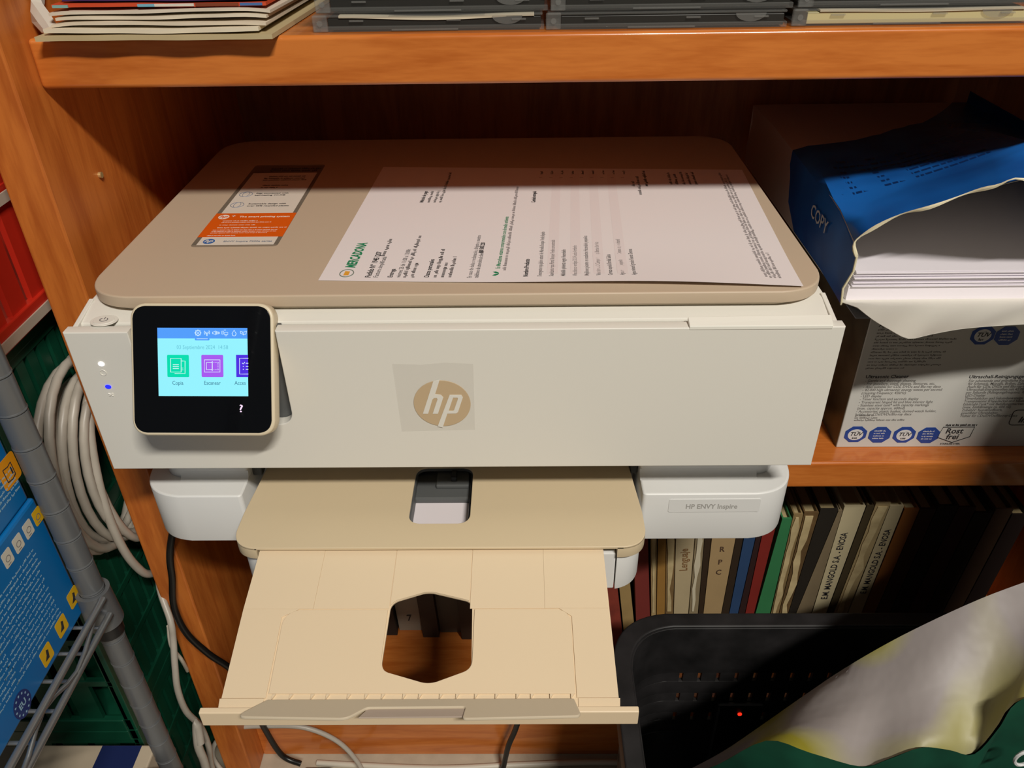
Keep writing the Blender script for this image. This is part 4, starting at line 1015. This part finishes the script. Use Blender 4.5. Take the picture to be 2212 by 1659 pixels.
near_ = [aty(u, v, y) for u, v, y in ((1478, 1676, -70), (1550, 1652, -95), (1655, 1600, -112), (1750, 1626, -122), (1860, 1656, -126), (1920, 1640, -126), (1990, 1615, -124), (2050, 1620, -124), (2105, 1629, -124), (2160, 1570, -120), (2196, 1518, -116), (2290, 1480, -112))]
near_ += [V(440, -110, -120), V(530, -106, -80)]
far_ += [V(540, -66, 150), V(565, -90, 60)]  # added peak carried further right to widen its shadow
loop = smooth(far_, 4) + smooth(near_[::-1], 4)
bg_ = thing('shopping_bag', (330, -100, FLOOR + 6), 'green shopping bag with lemon print lining standing in the black crate', 'bag')
cxy = V(320, -95, 0)
def level(z, f, inset):
    out = []
    for p in loop:
        q = V(lerp(p.x, 330 + (p.x - 330) * .8, f), lerp(p.y, -95 + (p.y + 95) * (1.0 + f * .6), f), lerp(p.z, z, f))
        if inset:
            d = V(cxy.x - q.x, cxy.y - q.y, 0)
            q = q + V(0, 1 if q.y < -95 else -1, 0) * inset
        out.append(q)
    return out
def ringmesh(inset):
    m_ = MB(); L_ = [level(FLOOR + 8, f, inset) for f in (0, .12, .3, .6, 1)]; k = len(loop)
    for i, lv in enumerate(L_):
        for j, p in enumerate(lv):
            if i in (1, 2, 3): p.y += 3.0 * math.sin(j * .55 + i * 1.3); p.x += 1.5 * math.sin(j * .4)
    vs = [p for lv in L_ for p in lv]
    return m_.add(vs, [(i * k + j, i * k + (j + 1) % k, (i + 1) * k + (j + 1) % k, (i + 1) * k + j) for i in range(len(L_) - 1) for j in range(k)])
ringmesh(0).build('bag_shell', M_BAG, bg_, angle=70)
def resample(pts, n):
    P_ = [Vector(p) for p in pts]; d = [0]
    for a, b in zip(P_, P_[1:]): d.append(d[-1] + (b - a).length)
    out = []
    for i in range(n):
        t = d[-1] * i / (n - 1); k = max(j for j in range(len(d)) if d[j] <= t + 1e-6); k = min(k, len(P_) - 2)
        out.append(P_[k].lerp(P_[k + 1], (t - d[k]) / (d[k + 1] - d[k])))
    return out
fa, ne = resample(smooth(far_[:10], 4), 40), resample(smooth(near_[:-2], 4), 40)
lin_ = []
for j in range(9):
    t = j / 8
    lin_.append([fa[i].lerp(ne[i] + V(0, 2, -4), t) + V(0, 0, -9 * math.sin(t * 3.14) + 2.0 * math.sin(i * .5 + j * .8) * math.sin(t * 3.14)) for i in range(40)])
MB().sheet(lin_, (0, 0, -.8)).build('bag_lining', bag_lining(), bg_, angle=70)
p = aty(2204, 1625, -127)
MB().tube([(p.x + 5 * math.cos(a), p.y - 4, p.z + 7 * math.sin(a)) for a in [i * .3927 for i in range(16)]], 1.1, 6, True).build('bag_lettering', M_SEALW, bg_)
# ================================================================ LEFT: WIRE SHELVING
M_POST = mat('grey_coated_steel', rgb(112, 114, 116), .38, metal=.35, noise=.25, nscale=20)
M_WIRE = mat('grey_wire', rgb(140, 142, 144), .3, metal=.7)
PX, PY = -259.0, -30.0
ws = thing('wire_shelving', (-380, -150, FLOOR), 'grey wire shelving unit with grooved round post left of the bookcase', 'shelving')
def post(x, y):
    path, rad = [], []
    z = FLOOR; z0 = -35.0
    ks = [z0 + 25.4 * k for k in range(-23, 14)]
    path.append(V(x, y, FLOOR)); rad.append(8.2)
    for zz in ks:
        if zz < FLOOR + 3: continue
        for dz, r in ((-1.1, 8.2), (-.8, 7.5), (.0, 7.5), (.3, 8.55), (.9, 8.5), (1.5, 8.2)): path.append(V(x, y, zz + dz)); rad.append(r)
    path.append(V(x, y, 320)); rad.append(8.2)
    MB().tube(path, rad, 24).build('post', M_POST, ws, angle=25)
post(PX, PY); post(PX, PY - 330); post(PX - 420, PY); post(PX - 420, PY - 330)
def collar(x, y):
    b = MB(); prof = [(-189, 8.6), (-189, 11.4), (-192, 11.2), (-221, 12.4), (-221, 8.6)]
    k = 28; vs = [(x + r * math.cos(6.28318 * j / k), y + r * math.sin(6.28318 * j / k), z) for z, r in prof for j in range(k)]
    fs = [(i * k + j, i * k + (j + 1) % k, (i + 1) * k + (j + 1) % k, (i + 1) * k + j) for i in range(len(prof) - 1) for j in range(k)]
    b.add(vs, fs).build('collar', M_POST, ws)
    MB().tube([(x, y, -233), (x, y, -220.5)], [9.6, 10.2], 24).build('sleeve_clip', M_BLACKP, ws)
collar(PX, PY); collar(PX, PY - 330); collar(PX - 420, PY); collar(PX - 420, PY - 330)
RX = -248.5; ya, yb = PY - 7.5, PY - 323
for zz in (-190.0, -206.0):
    MB().tube([(RX, ya, zz), (RX - 1, yb, zz)], 2.5, 10).build('rail', M_WIRE, ws)
    MB().tube([(RX - 420, ya, zz), (RX - 420, yb, zz)], 2.5, 10).build('rail', M_WIRE, ws)
zig = [];
for i in range(9): zig.append(V(RX - .5, ya - 12 - i * 36, -192 if i % 2 == 0 else -204.5))
MB().tube([zig[0]] + smooth(zig, 3)[1:], 1.6, 8).build('truss_wire', M_WIRE, ws)
for i in range(14):
    y = -48 - i * 21.4
    MB().tube([(RX, y, -207.4), (RX - 420, y, -207.4)], 1.3, 6).build('shelf_wire', M_WIRE, ws)

# ================================================================ LEFT: BLUE BOXES
M_BLUE = mat('carton_blue', rgb(2, 108, 176), .4, noise=.3, nscale=14, col2=rgb(4, 80, 140))
M_YEL = mat('label_yellow', rgb(222, 174, 24), .5); M_ORG = mat('label_orange', rgb(226, 148, 16), .5)
M_PALEP = mat('label_pale', rgb(150, 186, 206), .6)
M_CARD = mat('card_cream', rgb(206, 200, 186), .6)
FXL = -268.0
def onx(u, v): p = atx(u, v, FXL); return p
def fx(y, z, h=.12): return frame((FXL + h, y, z), (0, 1, 0), (0, 0, 1))
blu = thing('blue_carton', (-390, -160, -206), 'blue printed carton with yellow icons on the wire shelf', 'box', 'blue cartons on the wire shelf')
MB().box(-500, FXL, -290, -32, -206, -101).build('carton', M_BLUE, blu, bevel=2)
bp_ = MB(); 
for i in range(15):
    zz = -128 - i * 4.0
    st_ = -78 - (i % 4) * 6 if i > 5 else -96
    bp_.greek((-50 if i < 4 else -54) - st_ + 20, 3.0, fx(st_ - 20, zz), 400 + i, weight=.2)
for i in range(15):
    bp_.greek(70, 3.0, fx(-176, -128 - i * 4.0), 440 + i, weight=.2)
build_lines(bp_, 'printed_line', M_PALEP, blu, 'fine pale print line')
for u, v, mk in ((66, 1083, M_YEL), (46, 1112, M_CARD), (27, 1149, M_CARD), (5, 1183, M_CARD)):
    p = onx(u, v); ic = MB().shape([rrect(p.y - 4.4, p.y + 4.4, -119, -108, 1.2)], .05, .2, RIGHTF(FXL)).build('step_card', mk, blu, smooth_=False)
    MB().shape([ell(p.y, -114, 2.4, 2.2, 14), ell(p.y, -114, 1.9, 1.7, 14)], .2, .26, RIGHTF(FXL)).box(p.y - 2, p.y + 1, -118, -117.4, .2, .26, RIGHTF(FXL)).build('card_drawing', M_GINK, blu, smooth_=False)
for u, v in ((158, 1290), (133, 1352), (101, 1414)):
    p = onx(u, v); MB().shape([rrect(p.y - 6, p.y + 6, p.z - 6.5, p.z + 6.5, 1.6)], .05, .2, RIGHTF(FXL)).build('hazard_icon', M_YEL, blu, smooth_=False)
    MB().prism([(p.y - 3.4, p.z - 3), (p.y + 1, p.z - 3.6), (p.y + 2.6, p.z + 2), (p.y + .6, p.z + 3.6), (p.y - .6, p.z)], .2, .26, RIGHTF(FXL)).build('icon_drawing', M_INK, blu, smooth_=False)
p = onx(48, 1521)
MB().shape([ell(p.y, p.z, 8.6, 9.4, 36)], .05, .2, RIGHTF(FXL)).build('round_seal', mat('navy_print', rgb(24, 48, 110), .5), blu, smooth_=False)
eu = MB().text('EU', 6, fx(p.y - 3.6, p.z - 2, .3), .02)
for i in range(12):
    a = i * .5236; eu.shape([[(p.y + 6.6 * math.sin(a) + (.9 if j % 2 == 0 else .38) * math.sin(j * .6283), p.z + 7.2 * math.cos(a) + (.9 if j % 2 == 0 else .38) * math.cos(j * .6283)) for j in range(10)]], .2, .3, RIGHTF(FXL))
lab(eu.build('seal_lettering', M_PALEP, blu, smooth_=False), 'pale letters EU in a ring of stars')
blu2 = thing('blue_carton', (-390, -160, -100.6), 'upper blue carton with orange booklet icon stacked on the other', 'box', 'blue cartons on the wire shelf')
MB().box(-498, FXL - 2, -288, -34, -100.6, -10).build('carton', M_BLUE, blu2, bevel=2)
p = atx(20, 1019, FXL - 2)
MB().shape([rrect(p.y - 9, p.y + 9, p.z - 9, p.z + 10, 2.5)], .05, .2, RIGHTF(FXL - 2)).build('booklet_icon', M_ORG, blu2, smooth_=False)
bk = MB(); Rm = RIGHTF(FXL - 2)
bk.shape([rpoly([(p.y - 5, p.z - 5), (p.y, p.z - 6), (p.y + 4, p.z - 5), (p.y + 4, p.z + 5), (p.y, p.z + 4), (p.y - 5, p.z + 5)], .5), [(p.y - 4.4, p.z - 4.3), (p.y, p.z - 5.3), (p.y + 3.4, p.z - 4.3), (p.y + 3.4, p.z + 4.3), (p.y, p.z + 3.4), (p.y - 4.4, p.z + 4.3)]], .2, .3, Rm)
bk.text('i', 7, frame((FXL - 1.7, p.y + 1.2, p.z - 2.6), (0, 1, 0), (0, 0, 1)), .04)
lab(bk.build('icon_drawing', M_INK, blu2, smooth_=False), 'open booklet drawing with letter i')
gk = MB()
for i in range(5): gk.greek(26, 2.6, frame((FXL - 1.8, -62, -74 - i * 3.6), (0, 1, 0), (0, 0, 1)), 470 + i); gk.greek(20, 2.6, frame((FXL - 1.8, -60, -38 - i * 3.6), (0, 1, 0), (0, 0, 1)), 480 + i)
build_lines(gk, 'printed_line', M_PALEP, blu2, 'fine pale print line')

# ================================================================ LEFT: PLASTIC CRATES
def crate(name, x0, x1, y0, y1, z0, z1, m, label, rows_, pitch, gap, group):
    t = thing(name, ((x0 + x1) / 2, (y0 + y1) / 2, z0), label, 'crate', group)
    h = z1 - z0; th = 5
    MB().box(x0, x1, y0, y1, z0, z0 + 5).build('crate_floor', m, t)
    for zz, hh in ((z0, 16), (z1 - 14, 14)):
        MB().box(x1 - th, x1 + 1.5, y0, y1, zz, zz + hh).build('rim', m, t, bevel=1)
        MB().box(x0 - 1.5, x0 + th, y0, y1, zz, zz + hh).build('rim', m, t, bevel=1)
        MB().box(x0 + th, x1 - th, y0 - 1.5, y0 + th, zz, zz + hh).build('rim', m, t, bevel=1)
        MB().box(x0 + th, x1 - th, y1 - th, y1 + 1.5, zz, zz + hh).build('rim', m, t, bevel=1)
    step = (h - 30) / rows_
    for r in range(rows_):
        za = z0 + 16 + r * step; zb = za + step
        for yy in range(int(y0), int(y1) - pitch, pitch):
            MB().box(x1 - th, x1 - 1, yy, yy + pitch - gap, za, zb - 7).build('slat', m, t, smooth_=False)
        MB().box(x1 - th, x1, y0, y1, zb - 7, zb).build('wall_band', m, t, bevel=.6)
        for xx in range(int(x0) + 6, int(x1) - pitch, pitch * 2):
            MB().box(xx, xx + pitch * 2 - gap * 2, y0 + 1, y0 + th, za, zb - 7).build('slat', m, t, smooth_=False)
        MB().box(x0 + th, x1 - th, y0, y0 + th, zb - 7, zb).build('wall_band', m, t, bevel=.6)
    for yy in (y0, y1 - 14):
        MB().box(x1 - th, x1 + 3, yy, yy + 14, z0, z1).build('corner_post', m, t, bevel=1)
    MB().box(x0, x0 + 3, y0, y1, z0, z1).build('wall_band', m, t)
    MB().box(x0, x1, y1 - 3, y1, z0, z1).build('wall_band', m, t)
    return t
M_GRC = mat('crate_green', rgb(15, 82, 58), .4, noise=.5, nscale=18, col2=rgb(6, 34, 28))
M_RDC = mat('crate_red', rgb(206, 44, 24), .45, noise=.5, nscale=16, col2=rgb(140, 24, 16))
G = 'green crates left of the bookcase'
crate('green_crate', -690, -311, 12, 400, FLOOR, FLOOR + 190, M_GRC, 'dark green folding crate on the floor behind the post', 3, 15, 5, G)
crate('green_crate', -690, -311, 12, 400, FLOOR + 190, FLOOR + 382, M_GRC, 'dark green folding crate in the middle of the stack', 3, 15, 5, G)
crate('green_crate', -690, -311, 12, 400, FLOOR + 382, FLOOR + 572, M_GRC, 'dark green folding crate directly under the red one', 3, 15, 5, G)
rc = crate('red_crate', -690, -300, 8, 400, FLOOR + 573, FLOOR + 760, M_RDC, 'red plastic crate on top of the green crates', 2, 26, 8, None)
MB().box(-298.6, -297.4, 20, 330, -36, -29).build('pale_strip', mat('scuffed_plastic', rgb(196, 184, 166), .6, noise=.5), rc)
MB().box(-298.6, -297.4, 20, 330, 46, 53).build('pale_strip', MATS['scuffed_plastic'], rc)
# cartons on the floor at the bottom left
cb = thing('navy_carton', (-340, -120, FLOOR), 'cream and navy carton on the floor under the wire shelf', 'box')
MB().box(-420, -276, -240, -14, FLOOR, -402).build('carton', mat('carton_cream', rgb(196, 180, 156), .6, noise=.2), cb, bevel=1.5)
MB().box(-322, -288, -238, -15, -402, -401.6).build('printed_panel', mat('carton_navy', rgb(22, 36, 84), .5), cb)
wb = thing('white_carton', (-300, -230, FLOOR), 'small white carton edge at the bottom left corner', 'box')
MB().box(-274, -236, -150, -46, FLOOR, -385).build('carton', mat('carton_white', rgb(206, 200, 190), .6), wb, bevel=1)

# ================================================================ CABLES
M_CAB = mat('grey_cable', rgb(184, 176, 164), .4, noise=.3, nscale=60, col2=rgb(134, 126, 112))
M_CABW = mat('white_cable', rgb(206, 198, 182), .4)
M_CABB = mat('black_cable', rgb(20, 19, 18), .35)
path = []; TURN = 7; N = 30
spec = [(-305, 62, 80, 0, 0), (-299, 66, 84, -2, -4), (-293, 60, 82, 2, 2), (-303, 52, 70, 6, -10), (-296, 56, 78, 8, -12), (-290, 50, 76, 12, -8), (-286.5, 44, 72, 14, -16), (-287, 40, 84, 16, -22)]
for t in range(TURN * N + 1):
    k, f = divmod(t / N, 1); k = int(k); a_, b_ = spec[k], spec[min(k + 1, len(spec) - 1)]
    g = [lerp(a_[i], b_[i], f) for i in range(5)]
    an = -6.28318 * f + 1.2
    path.append(V(g[0] + 1.2 * math.sin(an * 2 + k), 84 + g[3] + g[1] * math.cos(an), -160 + g[4] + g[2] * math.sin(an)))
tail = [path[-1], V(-287, 92, -108), V(-286, 70, -128), V(-286, 56, -175), V(-286, 54, -222), V(-286, 62, -262), V(-286, 80, -292), V(-288, 130, -318)]
path += smooth(tail, 6)[1:]
tag(MB().tube(path, 3.5, 10).build('network_cable', M_CAB), 'coil of thick grey cable hanging beside the bookcase', 'cable')
def cable(name, pts, r, m, label):
    tag(MB().tube(smooth(pts, 7), r, 10).build(name, m), label, 'cable')
P = lambda u, v, y: aty(u, v, y)
cable('white_cable', [V(-288, 150, -300), V(-287, 90, -304), P(368, 1340, 60), P(374, 1380, 54), P(378, 1440, 44), P(384, 1490, 40), P(402, 1536, 42), P(432, 1568, 46), P(450, 1610, 50), P(462, 1668, 52), V(-262, 40, FLOOR + 5)], 3.0, M_CAB, 'thick pale cable running down the bookcase front edge')
cable('white_cable', [P(364, 1352, 60), P(370, 1395, 58), P(392, 1425, 60), V(-283.5, 74, -420)], 1.8, M_CABW, 'thin cream cable curling behind the bookcase edge')
cable('white_cable', [V(-268, 30, -470), P(425, 1562, 36), P(428, 1610, 30), P(446, 1668, 26), V(-280, 8, FLOOR + 4)], 4.0, M_CAB, 'thickest pale cable at the foot of the bookcase side')
cable('grey_cable', [P(500, 1690, 60), P(462, 1640, 70), P(466, 1604, 78), P(505, 1574, 84), P(580, 1568, 86), P(660, 1572, 86), P(730, 1602, 84), P(775, 1650, 78), P(790, 1690, 70)], 2.6, mat('light_grey_cable', rgb(176, 168, 156), .4), 'light grey cable arching under the output tray')
cable('black_cable', [V(-236, 88, -190), P(368, 1180, 64), P(372, 1250, 62), P(376, 1310, 60), P(402, 1366, 58), P(450, 1412, 62), P(505, 1452, 66), P(545, 1520, 74), P(575, 1580, 80), P(610, 1632, 78), P(650, 1650, 74)], 3.0, M_CABB, 'black power cable dropping past the tray on the left')
pl_ = P(680, 1652, 72)
tag(MB().box(pl_.x - 16, pl_.x + 16, pl_.y - 9, pl_.y + 9, FLOOR, FLOOR + 14).build('power_plug', M_BLACKP, bevel=3), 'black plug on the floor under the output tray', 'plug')
cable('black_cable', [V(60, 70, -187), V(58, 78, -300), V(48, 84, -440), P(1117, 1565, 86), P(1098, 1612, 84), P(1086, 1662, 80), V(10, 66, FLOOR + 4)], 3.0, M_CABB, 'black cable hanging behind the output tray on the right')
cable('white_cable', [V(-190, 92, FLOOR + 3), V(-60, 86, FLOOR + 3), V(40, 90, FLOOR + 3), V(130, 92, FLOOR + 4), V(260, 88, FLOOR + 4)], 3.2, M_CABW, 'white cable lying on the floor along the plinth')
